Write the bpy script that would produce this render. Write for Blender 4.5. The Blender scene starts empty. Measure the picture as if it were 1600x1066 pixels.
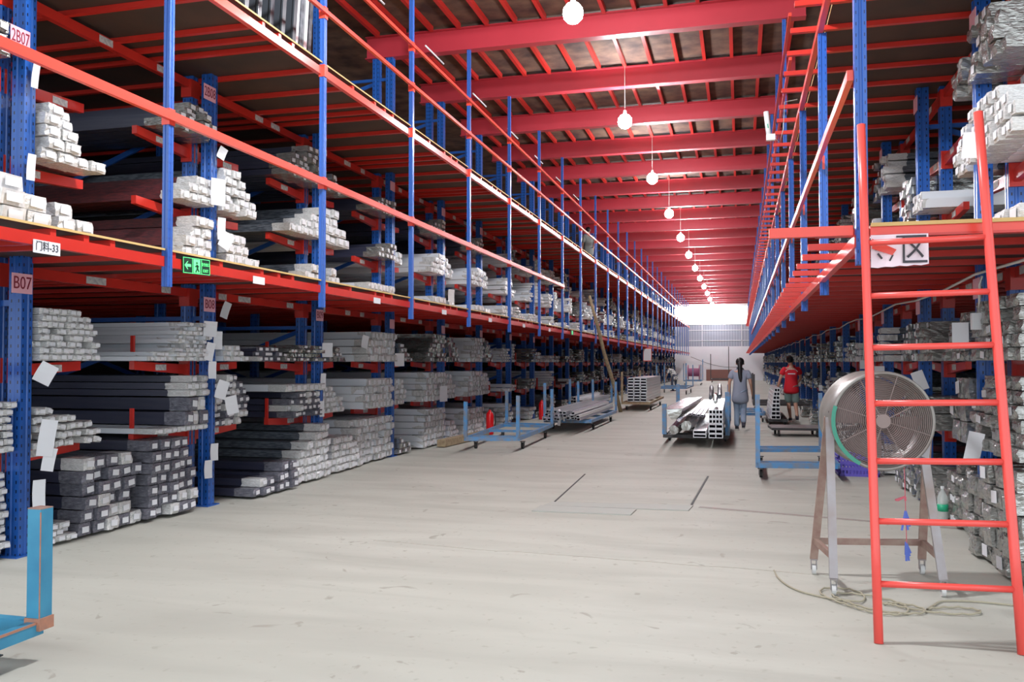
import bpy, math, random
from mathutils import Vector, Matrix
S = bpy.context.scene
COL = S.collection
R = math.radians
PI = math.pi

# ------------------------------------------------------------------ camera, world, lights, exposure
cam_d = bpy.data.cameras.new('camera')
cam = bpy.data.objects.new('camera', cam_d)
COL.objects.link(cam)
cam.location = (0, 0, 1.6)
cam.rotation_euler = (R(90 + 1.455), 0, R(14.92))
cam_d.sensor_width = 36
cam_d.lens = 36 * 1338.75 / 1600
cam_d.clip_end = 300
S.camera = cam
S.view_settings.view_transform = 'Standard'
S.view_settings.look = 'None'
S.view_settings.gamma = 1
S.view_settings.use_curve_mapping = False
S.view_settings.exposure = 0.40
W = bpy.data.worlds.new('daylight')
S.world = W
W.use_nodes = True
W.node_tree.nodes['Background'].inputs[0].default_value = (0.86, 0.93, 1.0, 1)
W.node_tree.nodes['Background'].inputs[1].default_value = 1.9
S.cycles.max_bounces = 6
S.cycles.diffuse_bounces = 4
S.cycles.glossy_bounces = 3
S.cycles.transmission_bounces = 3
S.cycles.transparent_max_bounces = 6
S.cycles.use_denoising = True
S.cycles.sample_clamp_indirect = 6
LAMP_X, LAMP_Z = -2.08, 6.38
LAMP_Y = [10.9 + 5.2 * i for i in range(-1, 14)]  # farthest lamp added to brighten the end wall
LAMP_W = 900.0
for y in LAMP_Y:
    ld = bpy.data.lights.new('pendant_light', 'POINT')
    ld.energy = LAMP_W
    ld.color = (0.95, 0.96, 1.0)
    ld.shadow_soft_size = 0.16
    lo = bpy.data.objects.new('pendant_light', ld)
    lo.location = (LAMP_X, y, LAMP_Z - 0.22)
    COL.objects.link(lo)

# ------------------------------------------------------------------ materials
M = {}
def mat(name, col, rough=0.5, metal=0.0, var=None, vscale=4.0, vstr=0.5, bump=0.0, bscale=30.0, emit=None, spec=None, alpha=None, rvar=0.0, detail=4, stretch=None):
    m = bpy.data.materials.new(name)
    m.use_nodes = True
    nt = m.node_tree
    b = nt.nodes['Principled BSDF']
    b.inputs['Base Color'].default_value = (*col, 1)
    b.inputs['Roughness'].default_value = rough
    b.inputs['Metallic'].default_value = metal
    if spec is not None: b.inputs['Specular IOR Level'].default_value = spec
    if alpha is not None: b.inputs['Alpha'].default_value = alpha
    tc = nt.nodes.new('ShaderNodeTexCoord')
    src = tc.outputs['Object']
    if stretch:
        mpn = nt.nodes.new('ShaderNodeMapping'); mpn.inputs['Scale'].default_value = stretch
        nt.links.new(src, mpn.inputs['Vector']); src = mpn.outputs[0]
    if var is not None:
        n = nt.nodes.new('ShaderNodeTexNoise')
        n.inputs['Scale'].default_value = vscale
        n.inputs['Detail'].default_value = detail
        nt.links.new(src, n.inputs['Vector'])
        r = nt.nodes.new('ShaderNodeValToRGB')
        r.color_ramp.elements[0].position = 0.5 - vstr / 2
        r.color_ramp.elements[1].position = 0.5 + vstr / 2
        r.color_ramp.elements[0].color = (*col, 1)
        r.color_ramp.elements[1].color = (*var, 1)
        nt.links.new(n.outputs['Fac'], r.inputs['Fac'])
        nt.links.new(r.outputs['Color'], b.inputs['Base Color'])
    if bump:
        n2 = nt.nodes.new('ShaderNodeTexNoise')
        n2.inputs['Scale'].default_value = bscale
        n2.inputs['Detail'].default_value = 3
        nt.links.new(src, n2.inputs['Vector'])
        bp = nt.nodes.new('ShaderNodeBump')
        bp.inputs['Strength'].default_value = bump
        bp.inputs['Distance'].default_value = 0.02
        nt.links.new(n2.outputs['Fac'], bp.inputs['Height'])
        nt.links.new(bp.outputs['Normal'], b.inputs['Normal'])
    if emit:
        b.inputs['Emission Color'].default_value = (*emit[0], 1)
        b.inputs['Emission Strength'].default_value = emit[1]
    M[name] = m
    return m

mat('red', (0.62, 0.034, 0.022), 0.30, var=(0.52, 0.026, 0.018), vscale=3)
mat('joist_red', (0.52, 0.024, 0.018), 0.38)
mat('girder_red', (0.47, 0.034, 0.052), 0.42, var=(0.40, 0.028, 0.042), vscale=1.2)  # red paint with the pinkish light haze put into its colour
mat('ladder_red', (0.80, 0.085, 0.07), 0.33)
mat('rail_red', (0.78, 0.07, 0.045), 0.28)
mat('blue', (0.016, 0.09, 0.36), 0.30)
mat('cart_blue', (0.055, 0.27, 0.58), 0.42, var=(0.20, 0.22, 0.26), vscale=9, vstr=0.35)
mat('cart_blue_near', (0.030, 0.19, 0.33), 0.4, var=(0.05, 0.27, 0.42), vscale=5, vstr=0.4, detail=8)
mat('rust', (0.45, 0.20, 0.12), 0.8, var=(0.30, 0.16, 0.12), vscale=30)
mat('plywood', (0.62, 0.42, 0.16), 0.7)
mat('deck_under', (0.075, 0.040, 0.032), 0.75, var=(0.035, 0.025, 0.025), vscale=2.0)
mat('ceiling_board', (0.045, 0.022, 0.02), 0.8, var=(0.15, 0.085, 0.055), vscale=2.6, vstr=0.3, detail=9)
mat('white_wrap', (0.82, 0.82, 0.81), 0.22, 0.2, var=(0.52, 0.52, 0.51), vscale=14, vstr=0.4, bump=0.5, bscale=9, stretch=(2.5, 1, 1))
mat('silver_wrap', (0.56, 0.56, 0.54), 0.18, 0.7, var=(0.26, 0.26, 0.24), vscale=7, vstr=0.5, bump=0.5, bscale=8, stretch=(3, 1, 1))
mat('dark_wrap', (0.26, 0.26, 0.30), 0.18, 0.3, var=(0.12, 0.12, 0.15), vscale=7, vstr=0.4, bump=0.45, bscale=8, stretch=(3, 1, 1))
mat('paper', (0.70, 0.71, 0.74), 0.8)
mat('tape_paper', (0.62, 0.60, 0.58), 0.8, var=(0.42, 0.40, 0.42), vscale=26, vstr=0.25)
mat('pink_plate', (0.80, 0.42, 0.50), 0.6)
mat('sign_ink', (0.22, 0.01, 0.03), 0.6)
mat('black_ink', (0.04, 0.04, 0.05), 0.6)
mat('body_white', (0.72, 0.75, 0.79), 0.35, 0.05)
mat('body_black', (0.022, 0.025, 0.055), 0.33, var=(0.05, 0.05, 0.075), vscale=2)
mat('body_maroon', (0.14, 0.028, 0.032), 0.45, var=(0.06, 0.02, 0.025), vscale=12, vstr=0.2)
mat('body_grey', (0.13, 0.145, 0.17), 0.4, var=(0.05, 0.06, 0.075), vscale=10, vstr=0.15)
mat('body_silver', (0.55, 0.55, 0.53), 0.18, 0.8, var=(0.25, 0.25, 0.23), vscale=3, vstr=.4, bump=0.6, bscale=4, stretch=(1.2, 2.2, 2.2))
mat('alu', (0.78, 0.79, 0.82), 0.30, 0.6)
mat('alu_tint', (0.62, 0.60, 0.68), 0.35, 0.4)
mat('hollow', (0.03, 0.025, 0.05), 0.7)  # inside of open profiles, its shade put into the colour
mat('galv', (0.34, 0.34, 0.36), 0.42, 0.4, var=(0.25, 0.20, 0.18), vscale=5)
mat('brown_steel', (0.24, 0.13, 0.11), 0.6, var=(0.34, 0.25, 0.20), vscale=14)
mat('drum', (0.30, 0.29, 0.27), 0.4, 0.3, var=(0.20, 0.17, 0.15), vscale=5)
mat('grille_mat', (0.26, 0.20, 0.185), 0.5, 0.3)
mat('blade', (0.22, 0.165, 0.155), 0.5, 0.2)
mat('teal_tape', (0.05, 0.27, 0.19), 0.6)
mat('rubber', (0.03, 0.03, 0.03), 0.7)
mat('grey_rubber', (0.55, 0.55, 0.54), 0.5)
mat('wood', (0.42, 0.33, 0.20), 0.75, var=(0.22, 0.15, 0.09), vscale=14)
mat('conduit', (0.62, 0.58, 0.55), 0.5)
mat('cable_mat', (0.36, 0.33, 0.24), 0.6)
mat('skin', (0.55, 0.31, 0.22), 0.55)
mat('hair', (0.010, 0.009, 0.010), 0.45)
mat('shirt_blue', (0.30, 0.34, 0.43), 0.85)
mat('shirt_red', (0.62, 0.010, 0.025), 0.8)
mat('shirt_grey', (0.20, 0.23, 0.22), 0.85)
mat('shirt_white', (0.72, 0.72, 0.68), 0.85, var=(0.2, 0.2, 0.22), vscale=14, vstr=0.15)
mat('jeans', (0.30, 0.40, 0.54), 0.85)
mat('jeans_dark', (0.06, 0.08, 0.12), 0.85)
mat('shorts', (0.25, 0.35, 0.33), 0.85)
mat('shoe', (0.03, 0.03, 0.05), 0.6)
mat('sole', (0.75, 0.74, 0.70), 0.6)
mat('glove', (0.62, 0.66, 0.66), 0.8)
mat('extinguisher_red', (0.70, 0.01, 0.015), 0.25)
mat('purple', (0.13, 0.10, 0.52), 0.5)
mat('ribbon', (0.10, 0.16, 0.55), 0.7)
mat('pink_ribbon', (0.60, 0.12, 0.16), 0.7)
mat('bottle_clear', (0.75, 0.80, 0.78), 0.15, spec=0.6, alpha=0.45)
mat('bottle_green', (0.02, 0.42, 0.22), 0.4)
mat('exit_dark', (0.005, 0.04, 0.02), 0.4)
mat('exit_green', (0.10, 0.75, 0.22), 0.5, emit=((0.15, 0.95, 0.30), 0.7))
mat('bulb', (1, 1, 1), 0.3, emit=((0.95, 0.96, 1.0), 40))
mat('tube_lamp', (1, 1, 1), 0.3, emit=((1, 1, 1), 2.5))
mat('pane', (0.9, 0.93, 1.0), 0.3, emit=((0.93, 0.96, 1.0), 14))
mat('pane_soft', (0.9, 0.85, 0.78), 0.3, emit=((1.0, 0.90, 0.78), 1.6))
mat('plastic_white', (0.80, 0.82, 0.84), 0.4)
mat('blackmetal', (0.045, 0.042, 0.045), 0.45)
mat('brown_panel', (0.25, 0.12, 0.10), 0.7)
mat('dark_wall', (0.10, 0.095, 0.10), 0.85)
mat('end_wall', (0.82, 0.83, 0.86), 0.85, var=(0.74, 0.76, 0.80), vscale=0.7)
mat('roof_void', (0.06, 0.04, 0.04), 0.9)

def nodes(name):
    m = M[name]; return m.node_tree, m.node_tree.nodes['Principled BSDF']
def math_n(nt, op, a, b=None, clamp=False):
    n = nt.nodes.new('ShaderNodeMath'); n.operation = op; n.use_clamp = clamp
    for i, v in enumerate((a, b)):
        if v is None: continue
        if isinstance(v, (int, float)): n.inputs[i].default_value = v
        else: nt.links.new(v, n.inputs[i])
    return n.outputs[0]
def mix_n(nt, f, a, b):
    n = nt.nodes.new('ShaderNodeMix'); n.data_type = 'RGBA'
    for i, v in ((0, f), (6, a), (7, b)):
        if isinstance(v, tuple): n.inputs[i].default_value = (*v, 1)
        elif isinstance(v, (int, float)): n.inputs[i].default_value = v
        else: nt.links.new(v, n.inputs[i])
    return n.outputs[2]

def slotted(name, base, offs, gap, zfrac=0.36, dark=(0.004, 0.008, 0.03)):
    """painted steel upright with rows of punched slots"""
    m = mat(name, base, 0.28)
    nt, b = nodes(name)
    tc = nt.nodes.new('ShaderNodeTexCoord'); sp = nt.nodes.new('ShaderNodeSeparateXYZ')
    nt.links.new(tc.outputs['Object'], sp.inputs[0])
    z = math_n(nt, 'FRACT', math_n(nt, 'MULTIPLY', sp.outputs[2], 1 / 0.075))
    zz = math_n(nt, 'LESS_THAN', z, zfrac)
    hits = None
    for o in (0, 1):
        a = math_n(nt, 'ABSOLUTE', sp.outputs[o])
        h = math_n(nt, 'LESS_THAN', math_n(nt, 'ABSOLUTE', math_n(nt, 'SUBTRACT', a, offs)), gap)
        hits = h if hits is None else math_n(nt, 'MAXIMUM', hits, h)
    f = math_n(nt, 'MULTIPLY', zz, hits)
    nt.links.new(mix_n(nt, f, base, dark), b.inputs['Base Color'])
slotted('blue_slotted', (0.016, 0.095, 0.38), 0.037, 0.006)
slotted('blue_slim', (0.036, 0.115, 0.42), 0.020, 0.002, 0.22, (0.03, 0.07, 0.28))
slotted('blue_mid', (0.026, 0.105, 0.42), 0.026, 0.003, 0.3, (0.008, 0.02, 0.10))

# floor: worn pale concrete
m = mat('concrete', (0.56, 0.55, 0.50), 0.42)
nt, b = nodes('concrete')
tc = nt.nodes.new('ShaderNodeTexCoord')
def noise(nt, vec, sc, det=6, dist=0.0):
    n = nt.nodes.new('ShaderNodeTexNoise'); n.inputs['Scale'].default_value = sc; n.inputs['Detail'].default_value = det
    n.inputs['Distortion'].default_value = dist
    nt.links.new(vec, n.inputs['Vector']); return n.outputs['Fac']
def ramp(nt, f, p0, p1, c0=(0, 0, 0), c1=(1, 1, 1)):
    r = nt.nodes.new('ShaderNodeValToRGB'); e = r.color_ramp.elements
    e[0].position, e[1].position = p0, p1; e[0].color, e[1].color = (*c0, 1), (*c1, 1)
    nt.links.new(f, r.inputs['Fac']); return r.outputs['Color']
obv = tc.outputs['Object']
mp = nt.nodes.new('ShaderNodeMapping'); mp.inputs['Scale'].default_value = (0.35, 1.6, 1); nt.links.new(obv, mp.inputs['Vector'])
c = ramp(nt, noise(nt, obv, 0.35, 5), 0.3, 0.72, (0.43, 0.43, 0.375), (0.51, 0.51, 0.455))
c2 = mix_n(nt, ramp(nt, noise(nt, mp.outputs[0], 1.3, 8, 0.6), 0.42, 0.75), c, (0.385, 0.38, 0.335))
c3 = mix_n(nt, ramp(nt, noise(nt, obv, 14, 8), 0.62, 0.72), c2, (0.38, 0.37, 0.32))
c4 = mix_n(nt, ramp(nt, noise(nt, obv, 3.1, 9, 1.5), 0.66, 0.70), c3, (0.34, 0.325, 0.28))
nt.links.new(c4, b.inputs['Base Color'])
nt.links.new(ramp(nt, noise(nt, obv, 2.0, 5), 0.3, 0.8, (0.66,) * 3, (0.8,) * 3), b.inputs['Roughness'])
b.inputs['Specular IOR Level'].default_value = 0.3

# end wall sheet (vertical ribs, pale grey-blue)
m = mat('rib_sheet', (0.36, 0.40, 0.47), 0.5)
nt, b = nodes('rib_sheet')
tc = nt.nodes.new('ShaderNodeTexCoord'); sp = nt.nodes.new('ShaderNodeSeparateXYZ'); nt.links.new(tc.outputs['Object'], sp.inputs[0])
f = math_n(nt, 'LESS_THAN', math_n(nt, 'FRACT', math_n(nt, 'MULTIPLY', sp.outputs[0], 4.2)), 0.35)
nt.links.new(mix_n(nt, f, (0.36, 0.40, 0.47), (0.26, 0.29, 0.36)), b.inputs['Base Color'])

# ------------------------------------------------------------------ mesh builder
class MB:
    def __init__(s): s.v = []; s.f = []; s.mi = []; s.m = 0
    def _add(s, vs, fs, T=None):
        b = len(s.v)
        s.v += [tuple(T @ Vector(v)) for v in vs] if T is not None else [tuple(v) for v in vs]
        s.f += [tuple(b + i for i in f) for f in fs]; s.mi += [s.m] * len(fs)
        return s
    def box(s, x0, x1, y0, y1, z0, z1, T=None):
        vs = [(x0, y0, z0), (x1, y0, z0), (x1, y1, z0), (x0, y1, z0), (x0, y0, z1), (x1, y0, z1), (x1, y1, z1), (x0, y1, z1)]
        return s._add(vs, [(0, 3, 2, 1), (4, 5, 6, 7), (0, 1, 5, 4), (1, 2, 6, 5), (2, 3, 7, 6), (3, 0, 4, 7)], T)
    def prism(s, pts, p0, p1, up=(0, 0, 1)):
        """sweep a 2-D outline (a along side axis, b along up axis) from p0 to p1"""
        p0, p1 = Vector(p0), Vector(p1); d = (p1 - p0).normalized(); u = Vector(up)
        if abs(d.dot(u)) > 0.99: u = Vector((0, 1, 0))
        a = d.cross(u).normalized(); c = a.cross(d)
        n = len(pts)
        vs = [p + a * x + c * y for p in (p0, p1) for x, y in pts]
        fs = [(i, (i + 1) % n, n + (i + 1) % n, n + i) for i in range(n)]
        fs += [tuple(reversed(range(n))), tuple(range(n, 2 * n))]
        return s._add(vs, fs)
    def bar(s, p0, p1, w, h, up=(0, 0, 1)):
        return s.prism([(-w / 2, -h / 2), (w / 2, -h / 2), (w / 2, h / 2), (-w / 2, h / 2)], p0, p1, up)
    def cyl(s, p0, p1, r, n=12, r1=None):
        p0, p1 = Vector(p0), Vector(p1); d = (p1 - p0).normalized()
        u = Vector((0, 0, 1)) if abs(d.z) < 0.9 else Vector((1, 0, 0))
        a = d.cross(u).normalized(); c = a.cross(d); r1 = r if r1 is None else r1
        vs = [p0 + (a * math.cos(2 * PI * i / n) + c * math.sin(2 * PI * i / n)) * r for i in range(n)]
        vs += [p1 + (a * math.cos(2 * PI * i / n) + c * math.sin(2 * PI * i / n)) * r1 for i in range(n)]
        fs = [(i, (i + 1) % n, n + (i + 1) % n, n + i) for i in range(n)] + [tuple(reversed(range(n))), tuple(range(n, 2 * n))]
        return s._add(vs, fs)
    def tube(s, pts, r, n=8):
        """smooth tube through points"""
        pts = [Vector(p) for p in pts]; rings = []; N = len(pts)
        for i, p in enumerate(pts):
            d = (pts[min(i + 1, N - 1)] - pts[max(i - 1, 0)]).normalized()
            u = Vector((0, 0, 1)) if abs(d.z) < 0.95 else Vector((1, 0, 0))
            a = d.cross(u).normalized(); c = a.cross(d)
            rr = r[i] if isinstance(r, (list, tuple)) else r
            rings.append([p + (a * math.cos(2 * PI * k / n) + c * math.sin(2 * PI * k / n)) * rr for k in range(n)])
        vs = [v for q in rings for v in q]
        fs = [(i * n + k, i * n + (k + 1) % n, (i + 1) * n + (k + 1) % n, (i + 1) * n + k) for i in range(N - 1) for k in range(n)]
        fs += [tuple(reversed(range(n))), tuple(range((N - 1) * n, N * n))]
        return s._add(vs, fs)
    def lathe(s, prof, n=20, T=None):
        vs = [(r * math.cos(2 * PI * k / n), r * math.sin(2 * PI * k / n), z) for r, z in prof for k in range(n)]
        fs = [(i * n + k, i * n + (k + 1) % n, (i + 1) * n + (k + 1) % n, (i + 1) * n + k) for i in range(len(prof) - 1) for k in range(n)]
        fs += [tuple(reversed(range(n))), tuple(range((len(prof) - 1) * n, len(prof) * n))]
        return s._add(vs, fs, T)
    def torus(s, R0, r, T, n=40, k=8):
        vs = []; fs = []
        for i in range(n):
            a = 2 * PI * i / n
            for j in range(k):
                q = 2 * PI * j / k
                vs.append(((R0 + r * math.cos(q)) * math.cos(a), (R0 + r * math.cos(q)) * math.sin(a), r * math.sin(q)))
        for i in range(n):
            for j in range(k):
                fs.append((i * k + j, ((i + 1) % n) * k + j, ((i + 1) % n) * k + (j + 1) % k, i * k + (j + 1) % k))
        return s._add(vs, fs, T)
    def mesh(s, name, mats, smooth=False):
        me = bpy.data.meshes.new(name)
        me.from_pydata(s.v, [], s.f)
        for x in (mats if isinstance(mats, (list, tuple)) else [mats]): me.materials.append(M[x])
        if any(s.mi): me.polygons.foreach_set('material_index', s.mi)
        if smooth: me.polygons.foreach_set('use_smooth', [True] * len(me.polygons))
        me.update()
        return me
    def build(s, name, mats, parent=None, smooth=False, loc=None):
        return obj(name, s.mesh(name, mats, smooth), parent, loc)

def obj(name, me, parent=None, loc=None, rz=None, scale=None):
    o = bpy.data.objects.new(name, me)
    COL.objects.link(o)
    if parent is not None: o.parent = parent
    if loc is not None: o.location = loc
    if rz is not None: o.rotation_euler = (0, 0, rz)
    if scale is not None: o.scale = scale
    return o
def tag(o, label, cat, group=None, kind=None):
    if label: o['label'] = label
    if cat: o['category'] = cat
    if group: o['group'] = group
    if kind: o['kind'] = kind
    return o
def thing(name, label, cat, loc=(0, 0, 0), rz=0, group=None):
    o = bpy.data.objects.new(name, None); COL.objects.link(o)
    o.empty_display_size = 0.1
    o.location = loc; o.rotation_euler = (0, 0, rz)
    return tag(o, label, cat, group)
def struct(name, mb, mats):
    o = mb.build(name, mats); o['kind'] = 'structure'; return o
def text(name, body, size, parent, loc, rot, mt, sx=1.0):
    c = bpy.data.curves.new(name, 'FONT'); c.body = body; c.size = size; c.align_x = 'CENTER'; c.align_y = 'CENTER'
    c.extrude = 0.0008; c.resolution_u = 3
    c.materials.append(M[mt])
    tmp = bpy.data.objects.new(name, c); COL.objects.link(tmp)
    me = bpy.data.meshes.new_from_object(tmp.evaluated_get(bpy.context.evaluated_depsgraph_get()))
    bpy.data.objects.remove(tmp); me.name = name
    o = bpy.data.objects.new(name, me); COL.objects.link(o); o.parent = parent
    o.location = loc; o.rotation_euler = rot; o.scale = (sx, 1, 1)
    return o

ORD = 'first second third fourth fifth sixth seventh eighth ninth tenth eleventh twelfth thirteenth fourteenth fifteenth sixteenth seventeenth eighteenth nineteenth twentieth'.split()
def ordn(i):
    if i < 20: return ORD[i]
    t = ['twenty', 'thirty', 'forty'][(i + 1) // 10 - 2]; u = (i + 1) % 10
    return t + '-' + ORD[u - 1] if u else {30: 'thirtieth', 40: 'fortieth'}[i + 1]
SIDE = {-1: 'exit-sign side', 1: 'ladder side'}

# ------------------------------------------------------------------ layout numbers
BAY = 2.6
Y0 = 8.454                 # rack frame lines: Y0 + BAY*k
XL, XR = -5.81, 2.11       # front rack posts
ML, MR = -4.41, 0.754      # mezzanine edges
YP = 5.832                 # slim posts, exit-sign side
YPR = 6.002
D1, D2 = 2.50, 4.88        # deck tops
ZT = 6.86                  # underside of ceiling girders
K1 = 27

# ------------------------------------------------------------------ setting
struct('floor', MB().box(-12.6, 9.0, -8, 80.6, -0.1, 0), 'concrete')
struct('wall_left', MB().box(-12.6, -12.4, 0, 80.6, 0, 7.6), 'dark_wall')
struct('wall_right', MB().box(8.8, 9.0, 6.5, 80.6, 0, 7.6), 'dark_wall')
w = MB(); w.box(-12.4, 8.8, 80.6, 80.8, 0, 3.1); w.m = 1; w.box(-12.4, 8.8, 80.6, 80.8, 3.1, 5.1)
w.m = 0; w.box(-12.4, -8.0, 80.6, 80.8, 5.1, 7.6); w.box(-1.25, -0.75, 80.6, 80.8, 5.1, 7.6); w.box(1.6, 8.8, 80.6, 80.8, 5.1, 7.6)
w.box(-8.0, -1.25, 80.6, 80.8, 6.85, 7.6); w.box(-0.75, 1.6, 80.6, 80.8, 6.85, 7.6)
struct('wall_end', w, ['end_wall', 'rib_sheet'])
for i, (a, b_) in enumerate(((-8.0, -1.25), (-0.75, 1.6))):
    f = MB(); n = max(2, int((b_ - a) / 1.2))
    for q in range(n + 1):
        x = a + (b_ - a) * q / n; f.box(x - 0.03, x + 0.03, 80.62, 80.70, 5.1, 6.85)
    f.box(a, b_, 80.62, 80.70, 5.1, 5.16); f.box(a, b_, 80.62, 80.70, 6.79, 6.85)
    fr = f.build('window_%d' % (i + 1), 'plastic_white'); fr['kind'] = 'structure'
    MB().box(a, b_, 80.72, 80.74, 5.1, 6.85).build('window_pane', 'pane' if i == 0 else 'pane_soft', fr)
for i, z in enumerate((3.6, 4.55, 5.08)):
    struct('trim_%d' % (i + 1), MB().box(-4.6, 0.9, 80.54, 80.6, z, z + 0.05), 'plastic_white')
for i, x in enumerate((-3.4, 0.1)):
    struct('trim_%d' % (i + 4), MB().box(x, x + 0.06, 80.54, 80.6, 3.1, 5.1), 'plastic_white')
# ceiling boards over the whole hall
struct('ceiling', MB().box(-12.6, 9.0, -2, 80.6, 7.30, 7.40), 'ceiling_board')

# ceiling girders with joists between them
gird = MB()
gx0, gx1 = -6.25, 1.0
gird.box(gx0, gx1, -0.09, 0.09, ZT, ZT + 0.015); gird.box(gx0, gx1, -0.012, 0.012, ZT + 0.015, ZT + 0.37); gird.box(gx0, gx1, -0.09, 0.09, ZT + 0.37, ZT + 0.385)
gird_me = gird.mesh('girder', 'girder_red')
jst = MB().box(-0.03, 0.03, 0.1, BAY - 0.1, 7.21, 7.298).mesh('joist', 'joist_red')
rest = MB()
for i in range(15): rest.box(gx0 + 0.25 + 0.49 * i - 0.03, gx0 + 0.25 + 0.49 * i + 0.03, 0.1, BAY - 0.1, 7.21, 7.298)
rest_me = rest.mesh('joists', 'joist_red')
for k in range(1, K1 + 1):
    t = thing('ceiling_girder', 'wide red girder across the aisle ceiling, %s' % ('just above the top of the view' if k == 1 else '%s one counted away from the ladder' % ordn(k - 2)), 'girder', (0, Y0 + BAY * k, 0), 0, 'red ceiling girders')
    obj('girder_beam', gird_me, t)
    if k < 7:
        for i in range(15): obj('joist', jst, t, (gx0 + 0.25 + 0.49 * i, 0, 0))
    else:
        o = obj('joist', rest_me, t); o['kind'] = 'stuff'

# ------------------------------------------------------------------ mezzanine sections (one per bay and storey)
def deck_meshes(s, z, upper):
    """local x=0 at the slim-post line, rack side towards s"""
    me = {}
    top = z
    e = 0.0
    edge = MB(); edge.prism([(-0.025, -0.04), (0.025, -0.04), (0.025, 0.04), (-0.025, 0.04)], (0, 0.005, top - 0.10), (0, BAY - 0.005, top - 0.10))
    me['edge_beam'] = edge.mesh('edge_beam', 'rail_red')
    me['edge_beam_low'] = edge.mesh('edge_beam', 'red')
    ib = MB(); ib.box(-0.03, 0.03, 0.0, BAY, top - 0.155, top - 0.06)
    me['inner_beam'] = ib.mesh('inner_beam', 'red')
    j = MB()
    x0, x1 = (-0.02, 8.0) if s < 0 else (-0.26, 6.3)
    j.box(min(s * x0, s * x1), max(s * x0, s * x1), -0.025, 0.025, top - 0.062, top - 0.014)
    me['joist'] = j.mesh('joist', 'red')
    p = MB(); xa = -0.03 if s < 0 else 0.08
    p.box(min(s * xa, s * 8.0), max(s * xa, s * 8.0), 0, BAY, top - 0.013, top)
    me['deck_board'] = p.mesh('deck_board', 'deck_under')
    # plywood edge strip and walking surface
    q = MB(); q.box(min(s * (xa - 0.004), s * xa), max(s * (xa - 0.004), s * xa), 0, BAY, top - 0.014, top + 0.002)
    q.box(min(s * xa, s * 8.0), max(s * xa, s * 8.0), 0, BAY, top, top + 0.002)
    me['plywood_top'] = q.mesh('plywood_top', 'plywood')
    return me
lab = MB(); lab.box(-0.001, 0.001, -0.11, 0.11, -0.035, 0.035)
lab_me = lab.mesh('paper_label', 'tape_paper')
rl = random.Random(5)
for s, X in ((-1, ML), (1, MR)):
    for lv, z in ((0, D1), (1, D2)):
        me = deck_meshes(s, z, lv)
        yb = YP if s < 0 else YPR
        ks = range((-1 if lv == 0 else 0) if s < 0 else 0, K1 + 1)
        for k in ks:
            t = thing('mezzanine_section', '%s mezzanine floor section on the %s, %s bay from the ladder end' % ('upper' if lv else 'lower', SIDE[s], ordn(k - ks[0])),
                      'mezzanine', (X, yb + BAY * k, 0), 0, '%s mezzanine, %s' % ('upper' if lv else 'lower', SIDE[s]))
            obj('edge_beam', me['edge_beam' if lv or s > 0 else 'edge_beam_low'], t)
            ib = obj('inner_beam', me['inner_beam'], t, (s * (1.65 if s < 0 else 1.606), 0, 0))
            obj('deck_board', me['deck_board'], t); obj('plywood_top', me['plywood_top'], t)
            for q in ((0.12, 0.75, 1.43, 1.72, 1.99) if s < 0 else (0.10, 0.75, 1.4, 2.05)): obj('joist', me['joist'], t, (0, q + rl.uniform(-0.03, 0.03), 0))
            if k < 9:
                for q in range(3):
                    obj('paper_label', lab_me, ib, (-s * 0.033, 0.45 + 0.8 * q + rl.uniform(-0.25, 0.25), z - 0.107), None, (1, rl.uniform(0.6, 1.25), 1))
# front end of the ladder-side lower deck: cross beam, plus the loose long joist by the slim post
t = thing('front_cross_beam', 'pale red cross beam closing the lower deck front behind the ladder', 'beam', (0, 5.96, 0))
MB().box(0.82, 8.8, -0.03, 0.03, 2.425, 2.49).build('beam_web', 'rail_red', t)
MB().box(0.82, 8.8, -0.05, -0.03, 2.478, 2.502).build('plywood_lip', 'plywood', t)
MB().box(0.82, 8.8, -0.045, 0.03, 2.41, 2.425).build('bottom_flange', 'red', t)
o = MB().box(0.19, 0.715, 5.94, 6.0, 2.43, 2.495).build('overhanging_joist', 'rail_red'); tag(o, 'loose pale red joist end jutting from the first slim post towards the aisle', 'joist')

# ------------------------------------------------------------------ slim blue posts on the mezzanine edges, guard rails
def slim_profile(wx, wy):
    a, b, g = wx / 2, wy / 2, wx * 0.16
    return [(-a, -b), (-g, -b), (-g * .6, -b + .008), (g * .6, -b + .008), (g, -b), (a, -b), (a, -g), (a - .007, -g * .6), (a - .007, g * .6), (a, g), (a, b),
            (g, b), (g * .6, b - .008), (-g * .6, b - .008), (-g, b), (-a, b), (-a, g), (-a + .007, g * .6), (-a + .007, -g * .6), (-a, -g)]
sl = MB(); sl.prism([(y, -x) for x, y in slim_profile(0.06, 0.055)], (0, 0, 0), (0, 0, ZT - 2.2), up=(0, 1, 0)); slim_me = sl.mesh('post_shaft', 'blue_slim')
sl = MB(); sl.prism([(y, -x) for x, y in slim_profile(0.075, 0.075)], (0, 0, 0), (0, 0, 4.74 - 2.24), up=(0, 1, 0)); slim_r = sl.mesh('post_shaft', 'blue_mid')
sl = MB(); sl.prism([(y, -x) for x, y in slim_profile(0.055, 0.055)], (0, 0, 0), (0, 0, ZT - D2), up=(0, 1, 0)); slim_u = sl.mesh('post_shaft', 'blue_slim')
br = MB(); br.box(-0.036, 0.036, -0.036, 0.036, -0.065, 0.065); br_me = br.mesh('rail_bracket', 'rail_red')
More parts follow.
